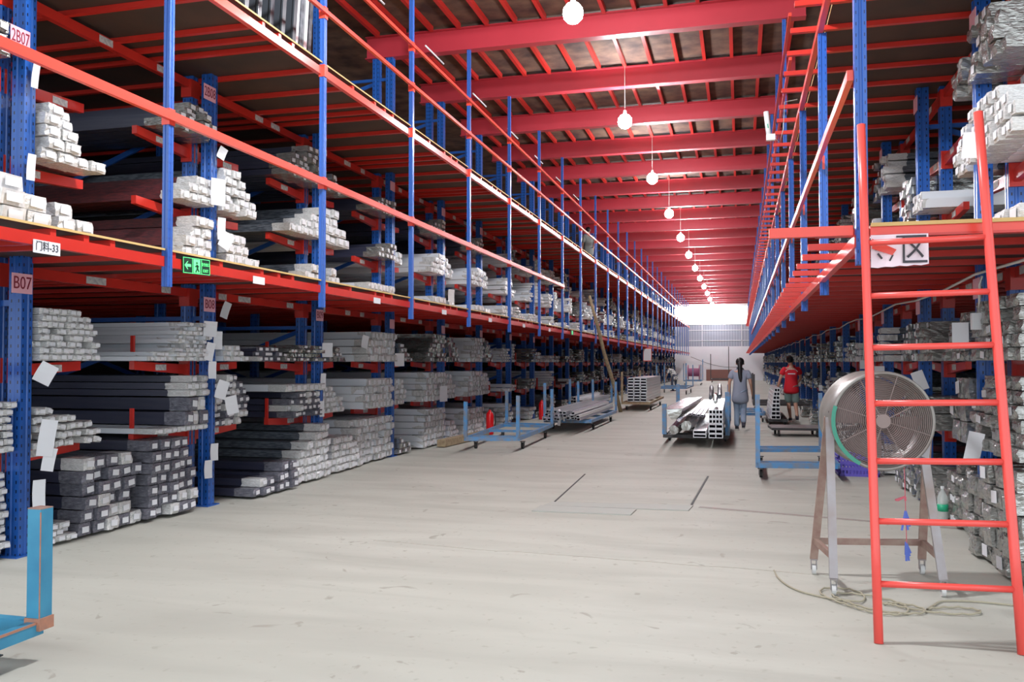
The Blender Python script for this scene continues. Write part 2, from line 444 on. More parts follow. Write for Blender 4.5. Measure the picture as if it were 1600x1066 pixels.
for k in range(0, K1 + 1):
    t = thing('slim_post', 'slim blue guard post, %s along the exit-sign side mezzanine edge' % ordn(k), 'post', (ML + 0.03, YP + BAY * k, 2.2), 0, 'slim blue posts, exit-sign side')
    obj('post_shaft', slim_me, t)
    for z in ([3.55] if k < 7 else []) + [5.42, 5.98, D2 - 0.10]:
        obj('rail_bracket', br_me, t, (0, 0, z - 2.2))
for k in range(0, K1 + 1):
    t = thing('slim_post', 'slotted slim blue post between the decks, %s along the ladder side' % ordn(k), 'post', (MR + 0.02, YPR + BAY * k, 2.24), 0, 'slim blue posts, ladder side')
    obj('post_shaft', slim_r, t)
    if k > 0: obj('rail_bracket', br_me, t, (0, 0, 3.5 - 2.24))
for k in range(2, K1 + 1):
    t = thing('slim_post', 'upper blue post from top deck to ceiling, %s along the ladder side' % ordn(k - 2), 'post', (0.68, Y0 + BAY * k, D2 + 0.002), 0, 'upper slim posts, ladder side')
    obj('post_shaft', slim_u, t)
rail_me = MB().box(-0.02, 0.02, 0.0, BAY, -0.035, 0.035).mesh('guard_rail', 'rail_red')
rail_thin = MB().box(-0.018, 0.018, 0.0, BAY, -0.022, 0.022).mesh('guard_rail', 'rail_red')
def rails(s, X, yb, z, ks, me, what, g):
    for n, k in enumerate(ks):
        tag(obj('guard_rail', me, None, (X, yb + BAY * k, z)), 'red %s on the %s, %s length from the ladder end' % (what, SIDE[s], ordn(n)), 'railing', g)
rails(-1, ML + 0.075, YP, 3.55, range(-1, 6), rail_me, 'lower deck guard rail', 'lower guard rail lengths, exit-sign side')
rails(-1, ML + 0.075, YP, 5.42, range(0, K1), rail_thin, 'upper deck middle rail', 'upper middle rail lengths, exit-sign side')
rails(-1, ML + 0.075, YP, 5.98, range(0, K1), rail_thin, 'upper deck top rail', 'upper top rail lengths, exit-sign side')
rails(1, MR - 0.04, YPR, 3.5, range(0, 20), rail_me, 'lower deck guard rail', 'lower guard rail lengths, ladder side')
rails(1, 0.632, YPR + 5.2, 5.42, range(0, 20), rail_thin, 'upper deck middle rail', 'upper middle rail lengths, ladder side')
rails(1, 0.632, YPR + 5.2, 5.98, range(0, 20), rail_thin, 'upper deck top rail', 'upper top rail lengths, ladder side')

# ------------------------------------------------------------------ cantilever rack frames
def frame_meshes(s):
    me = {}
    a = MB(); a.prism([(y, -x) for x, y in slim_profile(0.115, 0.13)], (0, 0, 0.012), (0, 0, ZT), up=(0, 1, 0)); me['front_post'] = a.mesh('front_post', 'blue_slotted')
    a = MB(); a.prism([(y, -x) for x, y in slim_profile(0.10, 0.13)], (0, 0, 0.012), (0, 0, ZT), up=(0, 1, 0)); me['column'] = a.mesh('rack_column', 'blue_slotted')
    a = MB(); a.box(-0.10, 0.10, -0.11, 0.11, 0, 0.012); me['base'] = a.mesh('base_plate', 'blue')
    a = MB(); x0, x1 = s * 0.06, s * 5.0
    for z in (0.35, 2.1, 2.62, 4.4, 5.0, 6.5): a.bar((x0, 0, z), (x1, 0, z), 0.04, 0.05)
    me['horizontal_brace'] = a.mesh('horizontal_brace', 'blue')
    a = MB()
    for z0, z1 in ((0.4, 1.25), (1.25, 2.05), (2.68, 3.5), (3.5, 4.35), (5.05, 5.8), (5.8, 6.45)):
        a.bar((s * 0.3, 0.03, z1), (s * 2.6, 0.03, z0), 0.03, 0.06); a.bar((s * 2.6, 0.03, z0), (s * 4.9, 0.03, z1), 0.03, 0.06)
    me['diagonal_brace'] = a.mesh('diagonal_brace', 'blue')
    for sg in (-1, 1):
        a = MB(); h0, h1 = 0.11, 0.085
        y0, y1 = sg * 0.066, sg * 0.93
        vs = [(-0.03, y0, -h0), (0.03, y0, -h0), (0.03, y0, 0), (-0.03, y0, 0), (-0.03, y1, 0.035 - h1), (0.03, y1, 0.035 - h1), (0.03, y1, 0.035), (-0.03, y1, 0.035)]
        fs = [(0, 1, 2, 3), (7, 6, 5, 4), (0, 4, 5, 1), (1, 5, 6, 2), (2, 6, 7, 3), (3, 7, 4, 0)]
        if sg < 0: fs = [tuple(reversed(f)) for f in fs]
        a._add(vs, fs); me['arm%d' % sg] = a.mesh('cantilever_arm', 'red')
        a = MB(); a.box(-0.02, 0.02, sg * 0.905, sg * 0.93, 0.03, 0.30); me['stop%d' % sg] = a.mesh('end_stop', 'red')
    a = MB(); a.box(-0.062, 0.062, -0.078, 0.078, -0.15, 0.06); me['collar'] = a.mesh('arm_collar', 'red')
    a = MB(); a.box(-0.066, 0.066, -0.08, 0.08, -0.2, 0.0); me['beam_collar'] = a.mesh('beam_collar', 'red')
    return me
LV = (0.83, 1.58, 3.30, 4.03, 5.70)
for s, X, ks in ((-1, XL, range(-1, K1 + 1)), (1, XR, range(0, K1 + 1))):
    me = frame_meshes(s)
    for k in ks:
        nm = {(-1, -1): ' marked B07', (-1, 0): ' marked B08', (-1, 1): ' marked B09'}.get((s, k), '')
        t = thing('cantilever_rack_frame', 'blue slotted rack upright with red arms%s, %s frame of the %s rack' % (nm, ordn(k - ks[0]), SIDE[s].split()[0]), 'rack', (X, Y0 + BAY * k, 0), 0, 'rack frames, ' + SIDE[s])
        fp = obj('front_post', me['front_post'], t); obj('base_plate', me['base'], fp)
        for q, xc in enumerate((0.25, 2.6, 5.0)):
            c_ = obj('rack_column', me['column'], t, (s * xc, 0, 0)); obj('base_plate', me['base'], c_)
            if q == 0:
                for z in LV: obj('arm_collar', me['collar'], c_, (0, 0, z))
                obj('beam_collar', me['beam_collar'], c_, (0, 0, D1 - 0.06)); obj('beam_collar', me['beam_collar'], c_, (0, 0, D2 - 0.06))
        obj('horizontal_brace', me['horizontal_brace'], t); obj('diagonal_brace', me['diagonal_brace'], t)
        for z in LV:
            for sg in (-1, 1):
                am = obj('cantilever_arm', me['arm%d' % sg], t, (s * 0.25, 0, z))
                if z < 2 and (sg < 0) == (s < 0) and k < 12: obj('end_stop', me['stop%d' % sg], am)
                if k < 7: obj('paper_label', lab_me, am, (-s * 0.033, sg * rl.uniform(0.3, 0.7), -0.03), None, (1, 0.8, 0.9))

# ------------------------------------------------------------------ wrapped aluminium profiles
STY = {  # name, body, wrap, adjective
    'w': ('white_aluminium_profile', 'body_white', 'white_wrap', 'white'),
    'b': ('black_aluminium_profile', 'body_black', 'dark_wrap', 'navy-black'),
    'm': ('maroon_aluminium_profile', 'body_maroon', 'white_wrap', 'maroon'),
    'g': ('grey_aluminium_profile', 'body_grey', 'white_wrap', 'grey'),
    's': ('silver_aluminium_profile', 'body_silver', 'silver_wrap', 'silver-wrapped'),
    'p': ('black_aluminium_profile', 'body_black', 'white_wrap', 'paper-ended black'),
    'q': ('dark_aluminium_profile', 'body_black', 'silver_wrap', 'foil-ended dark'),
}
LEN = 5.8
def wrap_geo(mb, rnd, x=0.0, y=0.0, z=0.0, w=1.0, h=1.0, sgn=1, fine=True, jit=1.0):
    """crumpled film sleeve over the last 22 cm and the end face"""
    n = 3 if fine else 1
    ring = []
    for i in range(n): ring.append((-0.5 + i / n, 0.0))
    for i in range(n): ring.append((0.5, i / n))
    for i in range(n): ring.append((0.5 - i / n, 1.0))
    for i in range(n): ring.append((-0.5, 1.0 - i / n))
    L = len(ring); xs = [-0.24, -0.17, -0.11, -0.05, 0.012] if fine else [-0.22, 0.012]
    vs = []
    for q, xx in enumerate(xs):
        for (a, b2) in ring:
            g = 1.0 if q else 0.99
            ja, jb, jx = rnd.uniform(-.028, .022) * jit * (1 if a > 0 else -1), rnd.uniform(-.022, .022) * jit * (1 if b2 > .5 else -1), rnd.uniform(-.012, .012) * jit
            vs.append((x + sgn * (xx + jx), y + sgn * (a * g + ja) * w, z + (0.5 + (b2 - 0.5) * g + jb) * h))
    fs = [(q * L + i, q * L + (i + 1) % L, (q + 1) * L + (i + 1) % L, (q + 1) * L + i) for q in range(len(xs) - 1) for i in range(L)]
    b0 = (len(xs) - 1) * L
    if fine:
        c = []
        for a, b2 in ((-.17, .33), (.17, .33), (.17, .67), (-.17, .67)):
            c.append(len(vs)); vs.append((x + sgn * (0.018 + rnd.uniform(0, .012)), y + sgn * a * w, z + b2 * h))
        R_ = [b0 + i for i in range(L)]
        fs += [(R_[0], R_[1], c[0], R_[11]), (R_[1], R_[2], c[1], c[0]), (R_[2], R_[3], R_[4], c[1]), (c[1], R_[4], R_[5], c[2]),
               (c[2], R_[5], R_[6], R_[7]), (c[3], c[2], R_[7], R_[8]), (R_[10], c[3], R_[8], R_[9]), (R_[11], c[0], c[3], R_[10]), (c[0], c[1], c[2], c[3])]
    else:
        fs.append(tuple(b0 + i for i in range(L)))
    mb._add(vs, fs)
PM = {}
_r = random.Random(11)
for key, (nm, bd, wr, adj) in STY.items():
    body = MB().box(-LEN, -0.0, -0.465, 0.465, 0.03, 0.965).mesh('profile_bar', bd)
    wraps = []
    for i in range(5):
        mb = MB(); wrap_geo(mb, _r, jit=1.0 if key != 'b' else 0.6); wraps.append(mb.mesh('end_wrap', wr))
    labs = []
    for i in range(3):
        mb = MB(); a, b2 = (0.30, 0.30) if key != 'b' else (0.26, 0.24)
        dx = _r.uniform(-.06, .06); dz = _r.uniform(-.04, .04); tl = _r.uniform(-.05, .05)
        mb._add([(0.034, -a + dx, 0.5 - b2 + dz - tl), (0.034, a + dx, 0.5 - b2 + dz + tl), (0.034, a + dx - tl, 0.5 + b2 + dz + tl), (0.034, -a + dx - tl, 0.5 + b2 + dz - tl),
                 (0.030, -a + dx, 0.5 - b2 + dz - tl), (0.030, a + dx, 0.5 - b2 + dz + tl), (0.030, a + dx - tl, 0.5 + b2 + dz + tl), (0.030, -a + dx - tl, 0.5 + b2 + dz - tl)],
                [(0, 1, 2, 3), (7, 6, 5, 4), (0, 4, 5, 1), (1, 5, 6, 2), (2, 6, 7, 3), (3, 7, 4, 0)])
        labs.append(mb.mesh('end_label', 'paper'))
    PM[key] = (body, wraps, labs)

LVZ = {'f': 0.03, 1: 0.87, 2: 1.62, 'd': 2.508, 3: 3.34, 4: 4.07, 'u': 4.885}
LVN = {'f': 'on the floor', 1: 'on the low arm', 2: 'on the second arm', 'd': 'on the lower deck', 3: 'on the third arm', 4: 'on the fourth arm', 'u': 'on the top deck'}
ITEMS = []
rs = random.Random(3)
def stack(s, k, sg, lv, sty, y0, w, h, rows, align='L', dx=0.0, rot=0.0, jx=0.03, z0=None, extra=''):
    """rows: how many in each course from the bottom; y0 is the low-Y end (align L) or the high-Y end (align R)"""
    if k < 0 and s > 0: return
    z = LVZ[lv] if z0 is None else z0
    X = (-5.70 if s < 0 else 2.0) - s * dx
    for r, n in enumerate(rows):
        off = rs.uniform(0, 0.3) * w * (r > 0) * (1 if align == 'L' else -1)
        for c in range(n):
            yc = (y0 + w * (c + 0.5) if align == 'L' else y0 - w * (c + 0.5)) + off + rs.uniform(-.01, .01)
            xe = X + rs.uniform(-jx, jx) + (rs.uniform(-.12, .02) * -s if rs.random() < 0.12 else 0)
            q = 1 if rot < .04 else .9 if rot < .15 else .8
            ITEMS.append([s, k, sg, lv, sty, xe, yc, z + h * r, w * 0.935 * q, h * 0.94 * q, r, c, n, extra, rs.uniform(-rot, rot)])

def Yk(k): return Y0 + BAY * k
# ---- exit-sign side, the near bays as photographed
stack(-1, -1, -1, 4, 'q', 5.60, .13, .09, [3, 3, 2], 'R')
stack(-1, -1, 1, 3, 'm', 5.93, .18, .098, [4, 2, 2, 2, 2])
stack(-1, -1, -1, 'd', 'w', 4.98, .24, .125, [2, 2, 2, 1], dx=.5)
stack(-1, -1, 1, 'd', 'm', 6.07, .20, .122, [2, 2, 2, 1])
stack(-1, -1, 1, 'd', 'm', 6.52, .17, .09, [2, 2, 2], dx=-.0, extra='low ')
stack(-1, -1, 1, 2, 'w', 5.93, .095, .056, [7, 7, 7, 6, 7, 6, 6, 5])
stack(-1, -1, -1, 1, 'w', 5.77, .105, .06, [6, 6, 6, 6, 5, 6, 5], 'R', dx=-.08, rot=.05)
stack(-1, -1, 1, 1, 'w', 5.93, .115, .072, [7, 7, 6, 4, 2], dx=-.05, rot=.22)
stack(-1, -1, -1, 'f', 'w', 5.76, .105, .062, [6, 6, 6, 6, 6, 6, 5, 6, 5, 5, 4], 'R', dx=-.12, rot=.12)
stack(-1, -1, 1, 'f', 'w', 5.98, .12, .058, [4, 4, 3], dx=-.10, extra='low ')
stack(-1, -1, 1, 'f', 'b', 6.50, .165, .118, [5, 4, 4, 4, 5, 4], dx=-.08)
stack(-1, 0, -1, 'f', 'b', 7.33, .15, .112, [5, 5, 5, 5, 5, 4, 4][:7], dx=0, z0=.04)
stack(-1, 0, -1, 2, 'w', 8.30, .10, .046, [10, 9, 6, 5, 6, 5, 5, 4, 4], 'R', jx=.06)
stack(-1, 0, -1, 1, 'w', 8.36, .11, .06, [8], 'R', dx=-.05, extra='low ')
stack(-1, 0, -1, 1, 'b', 8.36, .16, .15, [3, 2], 'R', z0=.935, dx=-.02)
stack(-1, 0, -1, 1, 'p', 8.36, .11, .075, [4, 4, 3], 'R', z0=1.24, dx=-.02, extra='top ')
stack(-1, 0, 1, 1, 'b', 8.54, .12, .085, [5, 6, 6, 6, 6, 5, 4], dx=-.12)
stack(-1, 0, 1, 2, 'w', 8.54, .11, .06, [4, 3, 2], dx=.05)
stack(-1, 0, 1, 'f', 'b', 9.88, .16, .115, [3, 3, 2], 'R', dx=.22)
stack(-1, 0, 1, 'f', 'b', 9.38, .15, .10, [3, 2], 'R', dx=.2, extra='low ')
stack(-1, 0, -1, 'd', 'm', 8.37, .17, .115, [3, 3, 3, 3, 2, 2], 'R')
stack(-1, 0, 1, 'd', 'g', 8.55, .15, .118, [5, 5, 5, 4, 3])
stack(-1, 0, -1, 3, 'm', 8.37, .15, .10, [4, 3, 2], 'R')
stack(-1, 0, 1, 3, 'g', 8.54, .14, .10, [5, 5, 4, 4, 2])
stack(-1, 0, -1, 4, 'q', 8.36, .13, .085, [6, 5, 4, 3], 'R', jx=.07)
stack(-1, 1, -1, 2, 'b', 9.30, .12, .06, [4, 4, 4])
stack(-1, 1, -1, 2, 's', 10.95, .12, .056, [9, 9, 8, 6], 'R', jx=.06, rot=.1, extra='low ')
stack(-1, 1, 1, 2, 's', 11.13, .13, .07, [4, 3, 2], dx=.03, rot=.1)
stack(-1, 1, -1, 1, 'b', 10.97, .13, .085, [6, 6, 6, 5], 'R', dx=-.02)
stack(-1, 1, -1, 1, 'w', 10.97, .16, .10, [6], 'R', z0=1.22, dx=.0, extra='top ')
stack(-1, 1, 1, 1, 'w', 11.13, .12, .078, [6, 6, 6, 4, 3], dx=-.12)
stack(-1, 1, -1, 'f', 'g', 10.97, .135, .105, [8, 8, 7, 6, 5, 3, 2], 'R', dx=.12)
stack(-1, 1, 1, 'f', 'w', 11.15, .15, .10, [7, 6, 6, 6, 4], dx=.05)
stack(-1, 1, -1, 3, 'g', 10.97, .15, .11, [6, 4, 2, 1], 'R')
stack(-1, 1, 1, 3, 'w', 11.14, .22, .13, [4, 3, 2, 2], dx=-.1)
stack(-1, 1, -1, 4, 'q', 10.96, .14, .085, [7, 7, 6, 5, 3, 3], 'R', jx=.06)
stack(-1, 1, 1, 4, 'q', 11.14, .14, .085, [4, 3, 2], jx=.06)
stack(-1, 1, -1, 'd', 'g', 10.97, .16, .115, [3, 3, 3, 2], 'R')
stack(-1, 1, 1, 'd', 'g', 11.14, .16, .115, [3, 3, 2, 2])
# floor end piles beyond B09: long white sides
stack(-1, 2, -1, 'f', 'w', 13.56, .135, .115, [11, 11, 11, 11, 11, 11], 'R', dx=-.02)
stack(-1, 2, -1, 1, 'w', 13.56, .13, .12, [9, 9, 9, 8], 'R', dx=.0)
stack(-1, 2, -1, 2, 'w', 13.56, .14, .12, [8, 8, 8, 7], 'R', dx=.04)
stack(-1, 2, 1, 1, 'w', 13.74, .13, .09, [5, 5, 4, 4, 3], dx=-.1)
stack(-1, 2, 1, 2, 's', 13.74, .13, .08, [5, 4, 3, 2], dx=0)
stack(-1, 2, 1, 'f', 's', 13.75, .13, .09, [5, 4, 2], dx=0)
stack(-1, 2, -1, 'd', 'w', 13.56, .16, .13, [7, 7, 6], 'R')
stack(-1, 2, 1, 'd', 'w', 13.75, .16, .13, [4, 3])
stack(-1, 2, -1, 3, 'q', 13.56, .13, .09, [5, 4, 2], 'R')
stack(-1, 2, 1, 3, 'w', 13.75, .13, .10, [4, 3, 2], dx=-.1)
stack(-1, 2, -1, 4, 'q', 13.56, .13, .09, [7, 6, 4], 'R')
for k in (3, 4):
    Y = Yk(k)
    stack(-1, k, -1, 'f', 'w', Y - .09, .14, .115, [9, 9, 8, 8, 7, 6][:6 - (k == 4)], 'R')
    stack(-1, k, -1, 1, 'w', Y - .09, .14, .11, [8, 8, 7, 7, 6], 'R')
    stack(-1, k, -1, 2, 'w' if k == 4 else 's', Y - .09, .14, .09, [7, 7, 6, 6, 5, 5], 'R')
    stack(-1, k, 1, 'f', 'w', Y + .09, .13, .10, [5, 5, 4, 3])
    stack(-1, k, 1, 1, 'w', Y + .09, .13, .10, [5, 5, 5, 4, 3], dx=-.08)
    stack(-1, k, 1, 2, 's', Y + .09, .13, .10, [5, 5, 4, 3, 2])
    stack(-1, k, -1, 'd', 'w', Y - .09, .16, .13, [6, 6, 4], 'R')
    stack(-1, k, 1, 'd', 'w', Y + .09, .14, .12, [5, 5, 3])
    stack(-1, k, -1, 3, 'w', Y - .09, .14, .10, [6, 6, 5, 3], 'R')
    stack(-1, k, 1, 3, 'w', Y + .09, .14, .10, [4, 4, 3, 2], dx=-.1)
    stack(-1, k, -1, 4, 'q', Y - .09, .14, .09, [6, 6, 4, 2], 'R')
# ---- ladder side, the near bays
stack(1, 0, -1, 'f', 's', 6.78, .24, .16, [6, 6, 6, 5, 4], dx=.12)
stack(1, 0, -1, 1, 's', 6.98, .22, .105, [6, 6, 6, 6, 5, 4], dx=.02)
stack(1, 0, -1, 2, 's', 6.98, .185, .10, [7, 7, 7, 6, 6], dx=.02)
stack(1, 0, 1, 'f', 's', 8.56, .16, .10, [8, 8, 7, 6, 6, 4], dx=-.02)
stack(1, 0, 1, 1, 's', 8.54, .22, .20, [3, 3, 2], dx=.0)
stack(1, 0, 1, 2, 's', 8.54, .17, .09, [5, 5, 4, 4, 2], dx=.0)
stack(1, 0, -1, 'd', 'w', 8.37, .26, .14, [5, 5], 'R', dx=0)
stack(1, 0, -1, 3, 'w', 8.30, .15, .12, [8, 8, 7, 5], 'R', dx=.02, rot=.05)
stack(1, 0, -1, 4, 's', 8.36, .16, .12, [6, 5, 5, 4], 'R', dx=0)
stack(1, 0, 1, 4, 's', 8.54, .16, .11, [2, 2, 1], dx=0)
stack(1, 0, 1, 3, 'g', 8.54, .16, .11, [2, 2, 2, 1], dx=0)
stack(1, 0, 1, 'd', 's', 8.56, .18, .12, [6, 5, 3], dx=0)
stack(1, 1, -1, 'd', 's', 10.96, .18, .12, [5, 4, 3], 'R', dx=0)
stack(1, 1, 1, 'd', 's', 11.15, .17, .11, [4, 4, 3, 2], dx=0)
stack(1, 1, -1, 3, 'w', 10.96, .17, .11, [3, 2], 'R', dx=0)
stack(1, 1, 1, 3, 's', 11.15, .15, .10, [4, 4, 3, 3, 2], dx=0)
for lv, rows in (('f', [9, 9, 8, 7, 5]), (1, [6, 6, 5, 4]), (2, [6, 6, 5, 4, 3])):
    stack(1, 1, -1, lv, 's', 10.96, .15, .09, rows, 'R', dx=0)
    stack(1, 1, 1, lv, 's', 11.14, .15, .09, [n - 1 for n in rows], dx=0)

# ---- everything farther back: mixed stock, smaller in the picture
FAR = []
rf = random.Random(21)
for s in (-1, 1):
    for k in range(2 if s > 0 else 5, K1 + 1):
        for lv in ('f', 1, 2, 'd', 3, 4, 'u'):
            for sg in (-1, 1):
                if lv == 'u' and rf.random() < 0.35: continue
                deck = s < 0 and lv in ('d', 3)
                if rf.random() < 0.10 and not deck: continue
                w_, h_ = rf.choice([(.12, .08), (.14, .10), (.13, .07), (.16, .11)])
                n = rf.randint(3, int(.82 / w_)) if lv not in ('f', 'd', 'u') else rf.randint(3, int(1.1 / w_))
                nr = rf.randint(2 if not deck else int(.45 / h_), int((.62 if lv != 'u' else .5) / h_))
                rows = []; m_ = n
                for r in range(nr): rows.append(m_); m_ = max(1, m_ - rf.choice([0, 0, 1, 2]))
                sty = rf.choice('wwwwwwms' if lv in ('d', 3, 4, 'u') else 'wsssmg') if s < 0 else rf.choice('sssmg')
                if rf.random() < .5 and s < 0 and k < 8: sty = 'w'
                stack(s, k, sg, lv, sty, Yk(k) + sg * .09, w_, h_, rows, 'L' if sg > 0 else 'R', dx=rf.uniform(-.12, .05), jx=.05, rot=.06)

def score(it):
    s, k, sg, lv, sty, x, y, z, w_, h_ = it[:10]
    if y < 5.2 and s < 0: return 0
    d = math.hypot(x, y)
    return w_ * h_ * abs(x) / d ** 3
ITEMS.sort(key=lambda i: -score(i))
cnt = {}; BULK = {}
LIMIT = {'white_aluminium_profile': 300, 'black_aluminium_profile': 150, 'maroon_aluminium_profile': 120, 'grey_aluminium_profile': 150, 'dark_aluminium_profile': 150, 'silver_aluminium_profile': 300}
ri = random.Random(8)
for it in ITEMS:
    s, k, sg, lv, sty, x, y, z, w_, h_, r, c, n, extra, rot = it
    nm, bd, wr, adj = STY[sty]
    i = cnt.get(nm, 0); cnt[nm] = i + 1
    if i >= LIMIT[nm]:
        BULK.setdefault(sty, []).append(it); continue
    body, wraps, labs = PM[sty]
    post = {(-1, -1): 'post B07', (-1, 0): 'post B08', (-1, 1): 'post B09'}.get((s, k), ('%s exit-side post' if s < 0 else '%s ladder-side post') % ordn(k + (1 if s < 0 else 0)))
    if lv in ('d', 3, 4) and s < 0 and k < 1: post = {-1: 'post 2B07', 0: 'post 2B08'}[k]
    label = '%s%s bar, %s row up, %s along, %s %s %s' % (extra, adj, ordn(r), ordn(c), LVN[lv].replace('on the ', ''), 'past' if sg > 0 else 'before', post)
    o = obj(nm, body, None, (x, y, z), 0 if s < 0 else PI, (1, w_, h_))
    if abs(rot) > 0.01:
        o.rotation_euler = (rot if s < 0 else -rot, 0, 0 if s < 0 else PI)
    tag(o, label, 'profile', '%s%s bars %s %s %s' % (extra, adj, LVN[lv], 'past' if sg > 0 else 'before', post))
    obj('end_wrap', ri.choice(wraps if sty != 'b' or ri.random() > .28 else PM['p'][1]), o)
    if sty != 's' or ri.random() < (.15 if s > 0 else .5): obj('end_label', ri.choice(labs), o)
for sty, its in BULK.items():
    nm, bd, wr, adj = STY[sty]
    mb = MB()
    for it in its:
        s, k, sg, lv, sty_, x, y, z, w_, h_, r, c, n, extra, rot = it
        mb.m = 0; L = LEN
        x0, x1 = sorted((x, x + s * L)); mb.box(x0, x1, y - w_ / 2, y + w_ / 2, z, z + h_)
        mb.m = 1; wrap_geo(mb, ri, x, y, z, w_, h_, -s, fine=False, jit=1.6)
        if sty != 's' or ri.random() < .5:
            mb.m = 2; q = .3; X = x - s * .032
            y0_, y1_ = y - w_ * q + ri.uniform(-.01, .01), y + w_ * q
            mb.box(min(X, X - s * .003), max(X, X - s * .003), y0_, y1_, z + h_ * .2, z + h_ * .8)
    tag(mb.build(nm, [bd, wr, 'paper']), '%s profile bars filling the rack bays farther down the aisle' % adj, 'profile', None, 'stuff')

# tall dark profiles standing on the top deck, top edge of the picture
rt = random.Random(4)
mat('panel_dark', (0.045, 0.052, 0.062), 0.3)
yy = 7.40
for i in range(9):
    wd = .235 if i < 5 else .10
    h_ = 1.75 + rt.uniform(-.1, .1)
    b_ = MB(); q = wd / 2 - .004; b_.prism([(-q, -.035), (q, -.035), (q, .035), (q - .02, .035), (q - .02, .01), (.02 - q, .01), (.02 - q, .035), (-q, .035)], (0, 0, 0), (-.10, 0, h_), up=(0, 1, 0))
    o = b_.build('standing_profile', 'panel_dark' if i < 5 else ('alu' if i % 2 else 'body_grey'), None, False, (-4.78, yy + wd / 2, D2 + .004)); yy += wd
    o.rotation_euler = (0, 0, PI)
    o.location.x = -4.88
    tag(o, '%s standing upright on the top deck, %s of the row' % ('wide dark grey panel' if i < 5 else 'narrow shiny profile', ordn(i)), 'profile', 'profiles standing on the top deck')

# ------------------------------------------------------------------ signs and tags
def plate(name, label, cat, X, y, z, w_, h_, body, mt_, ink, s=-1, tilt=0.0, yaw=0.0, size=None, sx=1.0, group=None):
    """flat plate facing the aisle (+X for s=-1)"""
    rz = (PI / 2 if s < 0 else -PI / 2) + yaw
    t = thing(name, label, cat, (X, y, z), 0, group); t.rotation_euler = (0, tilt if s > 0 else -tilt, 0)
    pl = MB(); pl.box(-w_ / 2, w_ / 2, -.002, .002, -h_ / 2, h_ / 2)
    p = pl.build('plate', mt_, t); p.rotation_euler = (0, 0, rz)
    if body:
        text('lettering', body, size or h_ * .9, t, ((.004) * -s, 0, 0), (PI / 2, 0, rz), ink, sx)
    return t
GS = 'pink bay number plates'
plate('bay_sign', 'pink plate reading B07 on the first blue post, under the lower deck', 'sign', -5.735, 5.79, 2.255, .21, .165, 'B07', 'pink_plate', 'sign_ink', group=GS, sx=.82)
plate('bay_sign', 'pink plate reading B08 on the second blue post, under the lower deck', 'sign', -5.735, 8.38, 2.25, .21, .16, 'B08', 'pink_plate', 'sign_ink', group=GS, sx=.82)
plate('bay_sign', 'pink plate reading B09 on the third blue post, under the lower deck', 'sign', -5.735, 10.98, 2.27, .21, .16, 'B09', 'pink_plate', 'sign_ink', group=GS, sx=.82)
plate('bay_sign', 'pink plate reading 2B07 high on the first blue post', 'sign', -5.735, 5.735, 4.285, .20, .165, '2B07', 'pink_plate', 'sign_ink', group=GS, sx=.60)
plate('bay_sign', 'pink plate reading 2B08 high on the second blue post', 'sign', -5.735, 8.35, 4.625, .22, .17, '2B08', 'pink_plate', 'sign_ink', group=GS, sx=.66)
for k in range(2, 7):
    for z, q in ((2.26, 'under the lower deck'), (4.62, 'under the top deck')):
        plate('bay_sign', 'small pink plate %s on the %s exit-side post' % (q, ordn(k + 1)), 'sign', -5.735, Yk(k) - .07, z, .20, .16, None, 'pink_plate', 'sign_ink', group=GS)
for k in range(0, 4):
    for z, q in ((2.26, 'under the lower deck'), (4.66, 'under the top deck')):
        plate('bay_sign', 'dull red plate %s on the %s ladder-side post' % (q, ordn(k)), 'sign', 2.03, Yk(k) - .05, z, .22, .18, None, 'pink_plate', 'sign_ink', s=1, group='plates on ladder-side posts')
plate('location_sign', 'white sign reading 门料-33 on the red edge beam', 'sign', -4.378, 4.615, 2.352, .225, .085, '门料-33', 'paper', 'black_ink', sx=.86, size=.068)
for q, y in enumerate((7.17, 9.89, 12.4, 14.9, 17.4, 19.9)):
    n_ = 'between the %s and %s slim posts' % (ordn(q), ordn(q + 1))
    plate('beam_note', 'small white note taped to the red edge beam %s' % n_, 'note', -4.378, y, 2.375, .20, .07, None, 'paper', 'black_ink', group='notes on the edge beam')
# EXIT sign: dark plate, glowing green frame, arrow, running figure in a doorway and writing
ex = thing('exit_sign', 'green glowing EXIT sign with arrow and running figure on the edge beam', 'sign', (-4.372, 6.20, 2.403))
ex.rotation_euler = (R(2.0), 0, 0)
MB().box(-.004, .004, -.185, .185, -.068, .068).build('plate', 'exit_dark', ex)
g = MB()
for a in (-.180, -.062, .062, .176): g.box(.004, .006, a, a + .004, -.064, .064)
for a in (-.064, .060): g.box(.004, .006, -.180, .180, a, a + .004)
g.build('border_frame', 'exit_green', ex)
a = MB(); a._add([(.006, -.165, 0), (.006, -.125, -.034), (.006, -.118, -.034), (.006, -.135, -.011), (.006, -.080, -.011), (.006, -.080, .011), (.006, -.135, .011), (.006, -.118, .034), (.006, -.125, .034)],
     [(0, 1, 2, 3), (0, 3, 6, 7, 8), (3, 4, 5, 6)]); a.build('arrow', 'exit_green', ex)
d = MB(); d.box(.004, .0055, -.046, .046, -.056, .056); d.build('doorway', 'exit_green', ex)
d = MB()
d.bar((.007, .0, .01), (.007, .005, -.02), .004, .02, up=(0, 1, 0)); d.bar((.007, .005, -.02), (.007, -.02, -.05), .004, .012, up=(0, 1, 0)); d.bar((.007, .005, -.02), (.007, .026, -.045), .004, .012, up=(0, 1, 0))
d.bar((.007, .0, .008), (.007, -.024, -.006), .004, .009, up=(0, 1, 0)); d.bar((.007, .0, .008), (.007, .022, -.004), .004, .009, up=(0, 1, 0)); d.cyl((.006, -.002, .026), (.008, -.002, .026), .010, 10)
d.build('running_figure', 'exit_dark', ex)
